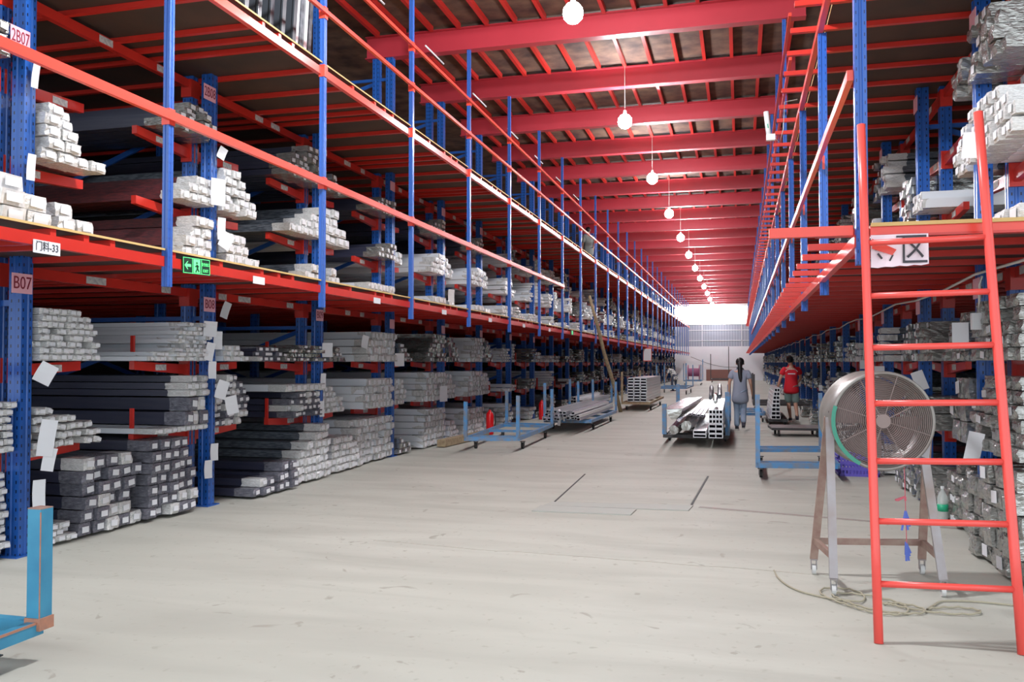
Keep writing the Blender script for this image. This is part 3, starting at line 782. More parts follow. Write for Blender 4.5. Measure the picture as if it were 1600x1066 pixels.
text('lettering', '安全出口', .032, ex, (.006, .12, .018), (PI / 2, 0, PI / 2), 'exit_green', .85)
text('lettering', 'EXIT', .036, ex, (.006, .12, -.034), (PI / 2, 0, PI / 2), 'exit_green', 1.0)
o = thing('exit_sign', 'tiny green exit sign far along the exit-side edge beam', 'sign', (-4.372, 22.7, 2.41)); MB().box(-.004, .004, -.18, .18, -.065, .065).build('plate', 'exit_dark', o); MB().box(.004, .006, -.06, .06, -.045, .045).build('doorway', 'exit_green', o)
# white card hanging far down
o = thing('hanging_card', 'white card with red edge hanging under the far lower deck', 'sign', (-4.35, 41.8, 2.33)); MB().box(-.20, .20, -.005, .02, -.66, 0).build('card', 'rail_red', o)
MB().box(-.18, .18, -.01, .01, -.62, -.05).build('card_face', 'paper', o)
# torn area sign under the ladder-side deck
t = thing('area_sign', 'torn pink-white sheet with black strokes hanging behind the ladder top', 'sign', (0.985, 5.90, 2.32))
a = MB(); n = 8
vs = [(-.17 + .34 * i / n, .006 * math.sin(i * 1.3), -.108 - (0.006 * (i % 2)) + .014 * i / n) for i in range(n + 1)] + [(-.17 + .34 * i / n, .004 * math.sin(i), .10) for i in range(n + 1)]
vs += [(x, y + .003, z) for x, y, z in vs]
N2 = 2 * (n + 1)
fs = [(i, i + 1, n + 2 + i, n + 1 + i) for i in range(n)] + [(N2 + n + 1 + i, N2 + n + 2 + i, N2 + i + 1, N2 + i) for i in range(n)]
a._add(vs, fs); mat('sheet_pink', (.86, .74, .80), .7); a.build('sheet', 'sheet_pink', t)
text('lettering', '区', .21, t, (.085, -.012, -.012), (PI / 2, 0, 0), 'black_ink', .8)
a = MB(); a.bar((-.13, -.01, -.02), (-.105, -.01, -.055), .004, .012); a.bar((-.04, -.01, -.03), (-.06, -.01, -.07), .004, .010); a.box(-.145, -.115, -.012, -.009, .0, .022); a.box(-.02, .02, -.012, -.009, .078, .090); a.box(.04, .10, -.012, -.009, .078, .09)
a.build('brush_marks', 'black_ink', t)
a = MB(); a._add([(-.165, -.02, .075), (-.02, -.02, .0), (-.045, -.02, -.035), (-.165, -.02, .01)], [(0, 3, 2, 1)]); a._add([(-.165, -.017, .075), (-.02, -.017, .0), (-.045, -.017, -.035), (-.165, -.017, .01)], [(0, 1, 2, 3)]); a.build('red_tape', 'rail_red', t)

# hanging paper tags on the racks: (x, y, z, w, h, yaw, roll)
tags = [(-5.50, 5.86, 1.50, .14, .17, .5, .5, 'tilted white card tied to post B07'), (-5.50, 5.86, .98, .13, .30, .4, .15, 'long white card between the low bars at post B07'),
        (-5.50, 5.88, .80, .10, .19, .4, .2, 'white card under the low bars at post B07'), (-5.62, 5.88, .52, .10, .22, .4, 0, 'white card low on post B07'),
        (-5.62, 8.24, 1.97, .15, .17, .6, .05, 'square white sheet at head height on post B08'), (-5.62, 8.38, 1.85, .10, .2, .5, 0, 'second sheet just behind on post B08'),
        (-5.62, 8.26, 1.72, .10, .2, .5, .2, 'narrow curled sheet on post B08'), (-5.62, 8.28, 1.52, .09, .19, .5, 0, 'plain sheet above the low arm of post B08'),
        (-5.48, 8.30, 1.30, .13, .20, .5, .3, 'white card tucked on the black bars at post B08'), (-5.46, 8.38, 1.13, .14, .20, .5, -.2, 'lower white card on the black bars at post B08'),
        (-5.70, 8.45, .60, .10, .19, .3, 0, 'small sheet below the arm on post B08'), (-5.70, 8.34, .42, .10, .20, .3, 0, 'lowest sheet on post B08'),
        (-5.62, 11.0, 1.78, .17, .20, .5, 0, 'white sheet on post B09 at head height'), (-5.68, 11.0, 1.35, .09, .2, .4, 0, 'narrow sheet on post B09'), (-5.70, 11.0, .95, .08, .22, .4, 0, 'low narrow sheet on post B09'),
        (-5.66, 5.84, 4.00, .055, .22, .4, .1, 'long white tag above the deck on post 2B07'), (-5.66, 5.80, 3.22, .065, .22, .4, .05, 'white tag at the arm of post 2B07'),
        (-5.60, 8.33, 3.50, .17, .30, .5, 0, 'pair of white sheets on post 2B08'), (-5.60, 8.40, 3.10, .10, .25, .4, 0, 'narrow tag below the arm of post 2B08'), (-5.52, 8.44, 2.95, .14, .18, .5, .5, 'tilted tag above the deck at post 2B08'),
        (-5.60, 8.44, 3.95, .10, .14, .4, .4, 'small tag under the high bars of post 2B08'), (-5.9, 9.0, 2.22, .10, .20, .4, .35, 'tilted tag hanging from the inner beam past B08'),
        (-5.60, 13.6, 1.65, .22, .22, .4, 0, 'white card on the fourth exit-side post'), (-5.58, 12.2, 1.92, .14, .2, .3, .2, 'white tag past post B09, second arm'),
        (-5.60, 16.3, 2.95, .2, .25, .3, 0, 'white card above the deck on the fifth exit-side post'), (-5.55, 15.7, 1.0, .24, .3, .3, 0, 'white card on low bars before the fifth exit-side post')]
for x, y, z, w_, h_, yaw, roll, lb in tags:
    mb = MB(); n = 4
    vs = []
    for f_ in (0, .002):
        for i in range(n + 1):
            q = i / n; cx = .012 * math.sin(q * 3)
            vs += [(-w_ / 2, cx + f_, -h_ * q), (w_ / 2, cx * .5 + f_, -h_ * q)]
    m2 = 2 * (n + 1)
    fs = [(2 * i, 2 * i + 2, 2 * i + 3, 2 * i + 1) for i in range(n)] + [(m2 + 2 * i + 1, m2 + 2 * i + 3, m2 + 2 * i + 2, m2 + 2 * i) for i in range(n)]
    mb._add(vs, fs)
    o = mb.build('paper_tag', 'paper', None, False, (x, y, z + h_ / 2)); o.rotation_euler = (0, roll, PI / 2 - yaw)
    tag(o, lb, 'tag', 'paper tags on the racks')
for x, y, z, w_, h_, roll, lb in [(1.93, 10.6, 1.50, .13, .22, -.35, 'tilted white tag on the dark ladder-side rack behind the fan'), (1.95, 13.4, 1.55, .14, .17, 0, 'small square tag on the rack behind the fan'),
                               (1.9, 7.95, 3.55, .12, .22, .1, 'white tag beside the ladder top on the blue post'), (1.85, 8.2, 1.95, .13, .18, 0, 'white switch card at the conduit end'), (1.9, 7.9, 1.02, .12, .25, .2, 'white tag on the silver bars by the ladder')]:
    o = MB().box(-w_ / 2, w_ / 2, -.001, .001, -h_, 0).build('paper_tag', 'paper', None, False, (x, y, z)); o.rotation_euler = (0, roll, R(-20)); tag(o, lb, 'tag', 'paper tags on the ladder-side rack')

# ------------------------------------------------------------------ pendant lamps
cordm = MB(); cordm.cyl((0, 0, 0.0), (0, 0, .92), .006, 6); cord_me = cordm.mesh('cord', 'conduit')
sk = MB(); sk.lathe([(.02, 0), (.03, -.01), (.034, -.06), (.028, -.08)], 14); sk_me = sk.mesh('socket', 'plastic_white')
bl = MB(); bl.lathe([(.03, -.08), (.08, -.10), (.125, -.16), (.135, -.22), (.12, -.29), (.07, -.34), (.004, -.36)], 16); bl_me = bl.mesh('bulb', 'bulb', True)  # bulb swollen so that its shape takes in the lamp's glare
bk = MB(); bk.bar((0, -.0, .62), (0, .28, .85), .012, .012); bk_me = bk.mesh('hanger', 'conduit')
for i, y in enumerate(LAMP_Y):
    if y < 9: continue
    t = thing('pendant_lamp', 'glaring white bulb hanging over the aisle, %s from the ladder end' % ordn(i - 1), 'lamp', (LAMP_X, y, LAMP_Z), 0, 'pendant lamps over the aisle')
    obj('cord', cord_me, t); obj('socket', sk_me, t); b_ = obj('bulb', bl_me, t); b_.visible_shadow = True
# cool tube fittings clipped under the top storey
for i in range(7):
    y = Y0 + 2.6 * (i + 1)
    o = MB().cyl((0, -.45, 0), (0, .45, 0), .014, 8).build('tube_fitting', 'plastic_white', None, True, (-5.0, y, ZT - .012))
    tag(o, 'thin white tube fitting above the top deck, %s from the exit sign' % ordn(i), 'lamp', 'thin tubes above the top deck')
# emergency lamp on the ladder-side edge
t = thing('emergency_lamp', 'small white battery lamp with green patch clipped at the upper ladder-side edge', 'lamp', (.36, 10.4, 4.22))
MB().box(-.05, .05, -.03, .03, -.02, .05).build('battery_box', 'plastic_white', t)
MB().cyl((-.02, 0, .04), (-.05, 0, .32), .03, 10).build('lamp_body', 'plastic_white', t, True)
MB().cyl((-.028, -.03, .12), (-.036, -.03, .17), .006, 8).build('switch_patch', 'bottle_green', t)
MB().tube([(.05, 0, .0), (.10, 0, -.05), (.14, 0, .1), (.16, 0, .42), (.30, 0, .44)], .006, 6).build('cable', 'conduit', t, True)

# ------------------------------------------------------------------ conduit along the ladder-side rack
pts = [(1.95, 5.9, 2.37)] + [(1.95, 6.8 + i * 1.3, 2.33 + .03 * math.sin(i * 1.9)) for i in range(46)]
o = MB().tube(pts, .012, 6).build('conduit_line', 'conduit', None, True); tag(o, 'pale conduit running under the ladder-side lower deck', 'conduit')
for i, (y, zt, zb) in enumerate(((7.9, 2.32, 1.98), (14.9, 2.30, 1.6), (22.6, 2.3, 1.0), (30.5, 2.3, .9))):
    o = MB().tube([(1.95, y, zt), (1.95, y + .06, zt - .06), (1.95, y + .1, zb)], .011, 6).build('conduit_drop', 'conduit', None, True)
    tag(o, 'short conduit drop with switch, %s from the ladder' % ordn(i), 'conduit', 'conduit drops')
    MB().box(-.04, .04, -.03, .03, -.10, .04).build('switch_box', 'plastic_white', o, False, (1.93, y + .1, zb))

# ------------------------------------------------------------------ red ladder
t = thing('ladder', 'tall red tubular ladder leaning on the lower deck front', 'ladder')
def lp(x, z): return (x, 5.30 + .19 * z, z)
def rail_pts(xb, xt, zt): return [lp(xb + (xt - xb) * i / 6, zt * i / 6 + .0) for i in range(7)]
MB().tube(rail_pts(.752, .764, 3.136), .026, 12).build('side_rail', 'ladder_red', t, True)
MB().tube(rail_pts(1.486, 1.45, 3.168), .028, 12).build('side_rail', 'ladder_red', t, True)
for z in (.323, .672, 1.016, 1.355, 1.692, 2.013, 2.35):
    MB().cyl(lp(.752 + .004 * z + .02, z), lp(1.486 - .0115 * z - .02, z + .014), .019, 12).build('rung', 'ladder_red', t, True)

# ------------------------------------------------------------------ drum fan on a wheeled stand
t = thing('drum_fan', 'large round grey drum fan on a wheeled A-frame stand behind the ladder', 'fan')
ctr = Vector((.965, 6.50, 1.19)); ax = Vector((-.12, .99, .0)).normalized()
T = Matrix.Translation(ctr) @ ax.to_track_quat('Z', 'Y').to_matrix().to_4x4()
h = MB(); prof = [(.335, 0), (.345, -.012), (.345, .01), (.338, .02), (.338, .36), (.346, .37), (.346, .39), (.335, .40)]
n = 48
vs = [(r_ * math.cos(2 * PI * q / n), r_ * math.sin(2 * PI * q / n), z) for r_, z in prof for q in range(n)]
vs += [(r_ * .965 * math.cos(2 * PI * q / n), r_ * .965 * math.sin(2 * PI * q / n), z) for r_, z in ((.335, 0), (.335, .4)) for q in range(n)]
fs = [(i * n + q, i * n + (q + 1) % n, (i + 1) * n + (q + 1) % n, (i + 1) * n + q) for i in range(7) for q in range(n)]
fs += [(8 * n + q, 9 * n + q, 9 * n + (q + 1) % n, 8 * n + (q + 1) % n) for q in range(n)]
fs += [(q, 8 * n + q, 8 * n + (q + 1) % n, (q + 1) % n) for q in range(n)] + [(7 * n + q, 7 * n + (q + 1) % n, 9 * n + (q + 1) % n, 9 * n + q) for q in range(n)]
h._add(vs, fs, T); h.torus(.338, .013, T, 48, 8); h.torus(.34, .012, T @ Matrix.Translation((0, 0, .4)), 48, 8)
h.build('drum_housing', 'drum', t, True)
def grille(z, name):
    g = MB()
    for i in range(24): g.torus(.045 + .0125 * i, .0024, T @ Matrix.Translation((0, 0, z)), 40, 4)
    for i in range(8):
        a = 2 * PI * i / 8 + .3
        g.cyl(T @ Vector((.05 * math.cos(a), .05 * math.sin(a), z)), T @ Vector((.33 * math.cos(a), .33 * math.sin(a), z)), .003, 5)
    g.lathe([(.001, z - .006), (.05, z - .006), (.05, z + .006), (.001, z + .006)], 20, T)
    return g.build(name, 'grille_mat', t)
grille(-.008, 'front_grille'); grille(.405, 'rear_grille')
for i in range(4):
    b_ = MB(); a0 = 2 * PI * i / 4 + .4; vs = []; m_ = 6
    for q in range(m_ + 1):
        rr = .06 + .25 * q / m_
        for w2, zz in ((-.5, .13), (.5, .21)):
            a = a0 + w2 * (1.25 - .35 * q / m_)
            vs.append((rr * math.cos(a), rr * math.sin(a), zz))
    vs += [(x, y, z + .004) for x, y, z in vs]; n2 = 2 * (m_ + 1)
    fs = [(2 * q, 2 * q + 1, 2 * q + 3, 2 * q + 2) for q in range(m_)] + [(n2 + 2 * q + 2, n2 + 2 * q + 3, n2 + 2 * q + 1, n2 + 2 * q) for q in range(m_)]
    fs += [(2 * q, 2 * q + 2, n2 + 2 * q + 2, n2 + 2 * q) for q in range(m_)] + [(2 * q + 1, n2 + 2 * q + 1, n2 + 2 * q + 3, 2 * q + 3) for q in range(m_)]
    b_._add(vs, fs, T); b_.build('fan_blade', 'blade', t)
MB().lathe([(.001, .10), (.07, .10), (.085, .13), (.085, .33), (.06, .36), (.001, .36)], 24, T).build('motor', 'blade', t, True)
tt = MB()
for q in range(10):
    a0, a1 = R(150 + q * 8), R(158 + q * 8)
    tt._add([T @ Vector((r_ * math.cos(a + 3.35) , -r_ * math.sin(a + 3.35), -.014)) for r_, a in ((.325, a0), (.352, a0), (.352, a1), (.325, a1))] +
            [T @ Vector((r_ * math.cos(a + 3.35) , -r_ * math.sin(a + 3.35), -.018)) for r_, a in ((.325, a0), (.352, a0), (.352, a1), (.325, a1))], [(0, 1, 2, 3), (7, 6, 5, 4), (0, 4, 5, 1), (3, 2, 6, 7), (1, 5, 6, 2), (0, 3, 7, 4)])
tt.build('rim_tape', 'teal_tape', t)
lpiv, rpiv = Vector((.622, 6.66, 1.20)), Vector((1.305, 6.72, 1.15))
feet = [(.527, 6.895), (.61, 6.307), (1.317, 7.10), (1.33, 6.463)]
pivs = [lpiv, lpiv, rpiv, rpiv]
for i, ((fx, fy), pv) in enumerate(zip(feet, pivs)):
    l_ = MB(); mt_ = 'brown_steel' if i in (0, 2) else 'galv'
    top = pv + Vector((0, .04 if i in (0, 2) else -.04, 0))
    foot = Vector((fx, fy, .115))
    if i == 3:
        l_.bar(top + Vector((-.0, 0, .05)), Vector((1.25, 6.60, .93)), .05, .03, (0, 1, 0)); l_.bar(Vector((1.25, 6.60, .93)), foot, .055, .04, (0, 1, 0))
    else:
        l_.bar(top, foot, .055, .035, (0, 1, 0))
    lg = l_.build('leg', mt_, t)
    if i != 1: lg['label'] = 'brown painted leg' if mt_ == 'brown_steel' else 'bent galvanised leg'
    c_ = MB(); c_.box(fx - .022, fx - .016, fy - .02, fy + .02, .04, .115); c_.box(fx + .016, fx + .022, fy - .02, fy + .02, .04, .115); c_.box(fx - .025, fx + .025, fy - .025, fy + .025, .108, .118)
    c_.build('caster', 'galv', t)
    w_ = MB(); w_.cyl((fx - .014, fy, .038), (fx + .014, fy, .038), .0375, 18); w_.cyl((fx - .02, fy, .038), (fx + .02, fy, .038), .008, 8); w_.build('wheel', 'grey_rubber', t, False)
def lerp(a, b, f): return Vector(a) * (1 - f) + Vector(b) * f
L4 = [lerp((*feet[i], .115), pivs[i], .13) for i in range(4)]
for a, b_ in ((0, 2), (0, 1), (2, 3)):
    MB().bar(L4[a], L4[b_], .03, .045).build('crossbar', 'brown_steel', t)
MB().bar(lpiv + Vector((0, -.1, -.18)), lpiv + Vector((0, .14, -.18)), .03, .04).build('crossbar', 'galv', t)
MB().box(.615, .645, 6.60, 6.66, 1.13, 1.25).build('pivot_bracket', 'blackmetal', t)
o = MB().tube([(1.12, 6.62, .86), (1.125, 6.62, .60), (1.13, 6.62, .32)], .003, 5).build('hanging_string', 'pink_ribbon', None); tag(o, 'thin string of faded ribbons hanging under the drum fan', 'string')
rr = random.Random(2)
for zc, mt_, n_ in ((.62, 'pink_ribbon', 4), (.52, 'ribbon', 7), (.30, 'ribbon', 7)):
    a = MB()
    for i in range(n_):
        dx, dy = rr.uniform(-.035, .035), rr.uniform(-.02, .02); L_ = rr.uniform(.07, .14)
        if mt_ == 'pink_ribbon': dx, L_ = rr.uniform(-.07, .0), .03
        a.bar((1.125, 6.62, zc + .03), (1.125 + dx, 6.62 + dy, zc - L_ + .03), .014, .003, (0, 1, 0))
    a.build('ribbon', mt_, o)

# cable coils on the floor
pts = []
for i in range(150):
    f_ = i / 149
    a = f_ * 2 * PI * 3.3
    cx = .55 + .6 * f_ + .10 * math.sin(f_ * 9); cy = 6.12 - .05 * f_ + .12 * math.sin(f_ * 17)
    r_ = .17 + .07 * math.sin(f_ * 23)
    pts.append((cx + r_ * 1.2 * math.cos(a), cy + r_ * math.sin(a), .012 + .006 * (i % 3 == 0)))
lead = [(.24, 6.90, .01), (.26, 6.62, .01), (.36, 6.34, .01), (.50, 6.22, .01), (.62, 6.16, .01)]
tail = [(1.25, 6.25, .01), (1.30, 6.32, .01), (1.5, 6.36, .01), (1.8, 6.30, .01), (2.3, 6.2, .01)]
def chaikin(p, n_=2):
    for _ in range(n_):
        q = [p[0]]
        for a, b_ in zip(p, p[1:]): q += [tuple(.75 * x + .25 * y for x, y in zip(a, b_)), tuple(.25 * x + .75 * y for x, y in zip(a, b_))]
        p = q + [p[-1]]
    return p
o = MB().tube(chaikin(lead) + pts + chaikin(tail), .0065, 6).build('cable', 'cable_mat', None, True); tag(o, 'loose grey-brown cable coiled on the floor between fan and ladder', 'cable')

# crate, bottle
t = thing('plastic_crate', 'purple-blue plastic crate on the floor behind the fan', 'crate', (1.60, 13.2, 0), 0)
c_ = MB()
for z in (.0, .085, .17, .25): c_.box(-.27, .27, -.28, -.265, z, z + .04); c_.box(-.27, .27, .265, .28, z, z + .04); c_.box(-.27, -.255, -.28, .28, z, z + .04); c_.box(.255, .27, -.28, .28, z, z + .04)
for i in range(13):
    x = -.27 + .045 * i; c_.box(x - .01 if i else x, x + .01 if i < 12 else x, -.279, -.266, 0, .29); c_.box(x - .01 if i else x, x + .01 if i < 12 else x, .266, .279, 0, .29)
c_.build('crate_lattice', 'purple', t); MB().box(-.26, .26, -.27, .27, .0, .02).build('crate_base', 'purple', t)
t = thing('water_bottle', 'clear plastic bottle with a green band standing by the silver bars', 'bottle', (1.93, 9.35, 0))
MB().lathe([(.04, 0), (.047, .01), (.045, .10), (.05, .12), (.05, .26), (.035, .30), (.016, .335), (.016, .35)], 18).build('bottle_body', 'bottle_clear', t, True)
MB().lathe([(.051, .13), (.051, .20)], 18).build('band', 'bottle_green', t, True)
MB().lathe([(.018, .35), (.018, .375)], 12).build('cap', 'plastic_white', t)

# ------------------------------------------------------------------ floor hatch and strips
t = thing('floor_hatch', 'square steel hatch flush in the concrete, dark gaps at two sides', 'hatch')
mat('hatch_plate', (.46, .465, .425), .7, var=(.43, .43, .39), vscale=3)
mat('hatch_strip', (.39, .40, .365), .7)
MB()._add([(-2.03, 9.70, .003), (-.56, 9.86, .003), (-.47, 12.42, .003), (-2.13, 12.2, .003), (-2.03, 9.70, -.01), (-.56, 9.86, -.01), (-.47, 12.42, -.01), (-2.13, 12.2, -.01)], [(0, 1, 2, 3), (0, 4, 5, 1), (1, 5, 6, 2), (2, 6, 7, 3), (3, 7, 4, 0)]).build('hatch_plate', 'concrete', t)
MB().bar((-2.075, 9.70, .002), (-2.165, 12.2, .002), .018, .006).build('gap_strip', 'rubber', t)
MB().bar((-.54, 9.88, .003), (-.45, 12.4, .003), .022, .006).build('gap_strip', 'rubber', t)
MB()._add([(-2.18, 9.0, .012), (-1.12, 9.03, .012), (-1.10, 9.38, .012), (-2.16, 9.36, .012), (-2.18, 9.0, 0), (-1.12, 9.03, 0), (-1.10, 9.38, 0), (-2.16, 9.36, 0)], [(0, 1, 2, 3), (0, 4, 5, 1), (1, 5, 6, 2), (2, 6, 7, 3), (3, 7, 4, 0)]).build('cover_strip', 'hatch_strip', t)
MB()._add([(-2.14, 9.38, .010), (-.55, 9.46, .010), (-.52, 9.82, .010), (-2.10, 9.64, .010), (-2.14, 9.38, 0), (-.55, 9.46, 0), (-.52, 9.82, 0), (-2.10, 9.64, 0)], [(0, 1, 2, 3), (0, 4, 5, 1), (1, 5, 6, 2), (2, 6, 7, 3), (3, 7, 4, 0)]).build('cover_strip', 'hatch_strip', t)
mat('strip_maroon', (.31, .27, .245), .7)
o = MB().bar((-.45, 9.75, .002), (2.3, 9.05, .002), .07, .006).build('floor_strip', 'strip_maroon'); tag(o, 'thin brownish strip across the concrete from hatch to rack', 'strip')
rl2 = random.Random(6)
pts = [(-3.2 + i * .28, 7.15 - .02 * i + rl2.uniform(-.035, .035), .002) for i in range(15)]
mat('string', (.45, .42, .36), .8)
o = MB().tube(chaikin(pts, 1), .0022, 4).build('floor_string', 'string'); tag(o, 'thin loose string lying across the open concrete floor', 'string')

# ------------------------------------------------------------------ carts
def caster(mb, w_, x, y, r=.06):
    mb.box(x - .03, x - .024, y - .03, y + .03, r * .6, r * 2.3); mb.box(x + .024, x + .03, y - .03, y + .03, r * .6, r * 2.3); mb.box(x - .045, x + .045, y - .045, y + .045, r * 2.2, r * 2.35)
    w_.cyl((x - .02, y, r), (x + .02, y, r), r, 16)
def cart(label, corners, z, posts, mt_='cart_blue', bars=(0.12, .5, .88), hpost=.72, pw=.06, group=None, r=.06, wheels=True, name='flat_cart', pmat=None):
    """corners: near-low-x, near-high-x, far-high-x, far-low-x (ground plan)"""
    c = [Vector((x, y, z - .035)) for x, y in corners]
    base = (c[0] + c[2]) / 2
    t = thing(name, label, 'cart', (base.x, base.y, 0), 0, group)
    O = -Vector((base.x, base.y, 0))
    c = [q + O for q in c]
    for a, b_ in ((0, 1), (1, 2), (2, 3), (3, 0)):
        MB().bar(c[a], c[b_], .06, .07).build('frame_rail', mt_, t)
    for f_ in bars:
        MB().bar(lerp(c[0], c[3], f_), lerp(c[1], c[2], f_), .06, .05).build('crossbar', mt_, t)
    for i in posts:
        h_ = posts[i] if isinstance(posts, dict) else hpost
        MB().bar(c[i] + Vector((0, 0, .035)), c[i] + Vector((0, 0, .035 + h_)), pw, pw).build('upright', pmat or mt_, t)
    if wheels:
        for (i, j, f_) in ((0, 3, .14), (3, 0, .14), (1, 2, .14), (2, 1, .14)):
            p = lerp(c[i], c[j], f_); cx = lerp(p, (0, 0, p.z), .08)
            m1 = MB(); w_ = MB(); caster(m1, w_, cx.x, cx.y, r)
            q = m1.build('caster', 'blackmetal', t); w_.build('wheel', 'rubber', q)
    return t
# A: near corner at the picture's edge
t = cart('bright blue flat cart with rusty joints at the near edge, one upright', [(-4.75, 2.2), (-3.66, 2.2), (-3.66, 3.84), (-4.75, 3.84)], .215, {2: .60}, 'cart_blue_near', pw=.085, r=.045)
MB().box(1.09 / 2 - .05, 1.09 / 2 + .05, .77, .87, .17, .235).build('weld_joint', 'rust', t)
MB().box(.585, .590, .774, .779, .235, .80).build('rust_edge', 'rust', t)
MB().box(.502, .588, .777, .863, .814, .820).build('rust_cap', 'brown_steel', t)
MB().box(.572, .578, -.80, .77, .205, .218).build('rust_edge', 'rust', t)
# B: empty blue cart by the rack
cart('empty light blue flat cart beside the racks with four uprights', [(-4.77, 14.67), (-3.86, 14.91), (-3.99, 18.37), (-5.05, 18.5)], .27, {0: .63, 1: .74, 2: .75, 3: .7})
# C: cart loaded with thin profiles
cart('blue cart carrying thin loose silver profiles by the racks', [(-4.45, 19.7), (-3.38, 19.7), (-3.38, 24.0), (-4.45, 24.0)], .27, {0: .85, 2: .8, 3: .8}, 'cart_blue')
def hollow(mb, p0, p1, w_, h_, wall=.006, cells=1):
    """open-ended box section: pale skin (slot 0) with dark recess (slot 1)"""
    p0, p1 = Vector(p0), Vector(p1); d = (p1 - p0).normalized(); a = d.cross(Vector((0, 0, 1))).normalized(); c = a.cross(d)
    def ring(p, ww, hh, ox=0): return [p + a * (ox + sx * ww / 2) + c * sy * hh / 2 for sx, sy in ((-1, -1), (1, -1), (1, 1), (-1, 1))]
    mb.m = 0
    vs = ring(p0, w_, h_) + ring(p1, w_, h_)
    mb._add(vs, [(0, 1, 5, 4), (1, 2, 6, 5), (2, 3, 7, 6), (3, 0, 4, 7), (4, 5, 6, 7)])
    cw = (w_ - wall * (cells + 1)) / cells
    # end skin as strips round the cells
    xs = [-w_ / 2]
    for i in range(cells): xs += [-w_ / 2 + wall + i * (cw + wall), -w_ / 2 + wall + i * (cw + wall) + cw]
    xs.append(w_ / 2)
    def q(x0, x1, z0, z1, back=0.0): return [p0 + d * back + a * x + c * z for x, z in ((x0, z0), (x1, z0), (x1, z1), (x0, z1))]
    mb._add(q(-w_ / 2, w_ / 2, -h_ / 2, -h_ / 2 + wall), [(3, 2, 1, 0)]); mb._add(q(-w_ / 2, w_ / 2, h_ / 2 - wall, h_ / 2), [(3, 2, 1, 0)])
    for i in range(cells + 1): mb._add(q(xs[2 * i], xs[2 * i + 1], -h_ / 2, h_ / 2), [(3, 2, 1, 0)])
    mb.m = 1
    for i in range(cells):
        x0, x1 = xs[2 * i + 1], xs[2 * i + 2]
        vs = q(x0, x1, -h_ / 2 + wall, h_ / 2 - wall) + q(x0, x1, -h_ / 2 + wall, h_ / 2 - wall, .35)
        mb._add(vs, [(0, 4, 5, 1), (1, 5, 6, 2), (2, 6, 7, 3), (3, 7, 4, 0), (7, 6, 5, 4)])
rc = random.Random(13)
for i in range(26):
    row, col_ = divmod(i, 9); x = -4.36 + .105 * col_ + rc.uniform(-.02, .02) + .02 * row; z = .33 + .075 * row
    y = 19.0 + rc.uniform(-.35, .5)
    mb = MB(); hollow(mb, (x, y, z), (x + rc.uniform(-.03, .03), y + 5.3, z + .005), .075, .055)
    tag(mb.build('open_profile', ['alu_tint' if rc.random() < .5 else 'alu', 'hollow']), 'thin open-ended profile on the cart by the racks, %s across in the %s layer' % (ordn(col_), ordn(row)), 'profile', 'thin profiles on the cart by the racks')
o = MB()
o.tube([(0, 0, .12), (.02, -.05, .16), (.05, -.09, .10), (.03, -.10, -.08), (.02, -.10, -.18)], .035, 8); o.tube([(.10, -.02, .14), (.13, -.08, .10), (.14, -.09, -.08)], .022, 8)
tag(o.build('knotted_rag', 'paper', None, True, (-4.02, 19.25, .35)), 'pale rag knotted round the thin profiles on the cart', 'rag')
# leaning pole
o = MB().tube([(-3.757, 27.79, 0), (-3.86, 27.0, .9), (-4.02, 26.1, 1.85), (-4.12, 25.4, 2.7), (-4.25, 24.75, 3.55)], [.065, .065, .06, .055, .04], 8).build('timber_pole', 'wood', None, True)
tag(o, 'long rough timber pole leaning against the lower deck edge', 'pole')
# D: two more loaded carts behind
cart('blue cart with bundled silver bars behind the leaning pole', [(-5.0, 25.6), (-4.3, 25.6), (-4.3, 29.5), (-5.0, 29.5)], .30, {0: .8, 1: .8, 2: .7}, 'cart_blue')
cart('low timber-posted cart carrying the tall stack of white profiles', [(-3.78, 28.3), (-2.9, 28.3), (-2.9, 33.6), (-3.78, 33.6)], .30, {0: 1.0, 3: 1.0}, 'wood')
for r in range(8):
    for c_ in range(3):
        x = -3.55 + .215 * c_; z = .36 + .098 * r
        mb = MB(); y = 28.7 + rc.uniform(-.1, .1); hollow(mb, (x, y, z), (x, y + 5.2, z), .205, .09, .016, 1)
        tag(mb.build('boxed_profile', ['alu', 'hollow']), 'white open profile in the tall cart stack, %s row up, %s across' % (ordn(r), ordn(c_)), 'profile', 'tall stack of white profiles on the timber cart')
for i in range(12):
    x = -4.85 + .1 * (i % 5); z = .36 + .09 * (i // 5); y = 25.2 + rc.uniform(-.2, .3)
    mb = MB(); hollow(mb, (x, y, z), (x, y + 4.5, z), .09, .08)
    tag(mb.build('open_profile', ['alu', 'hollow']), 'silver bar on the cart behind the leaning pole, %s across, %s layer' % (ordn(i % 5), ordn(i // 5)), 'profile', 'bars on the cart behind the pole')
cart('empty blue cart far down the aisle with tall uprights', [(-4.0, 42.8), (-2.6, 43.2), (-2.5, 47.6), (-4.0, 47.2)], .38, {0: 1.1, 1: 1.2, 2: 1.1, 3: 1.1}, r=.09)
cart('dark cart near the end wall', [(-2.3, 70.5), (-.9, 70.5), (-.9, 73.5), (-2.3, 73.5)], .3, {0: 2.0, 1: 2.6}, 'blackmetal')
cart('small dark cart with reels beyond the empty blue cart', [(-3.9, 62), (-2.7, 62), (-2.7, 65), (-3.9, 65)], .35, {0: 1.2, 1: 1.1, 2: 1.5}, 'cart_blue')
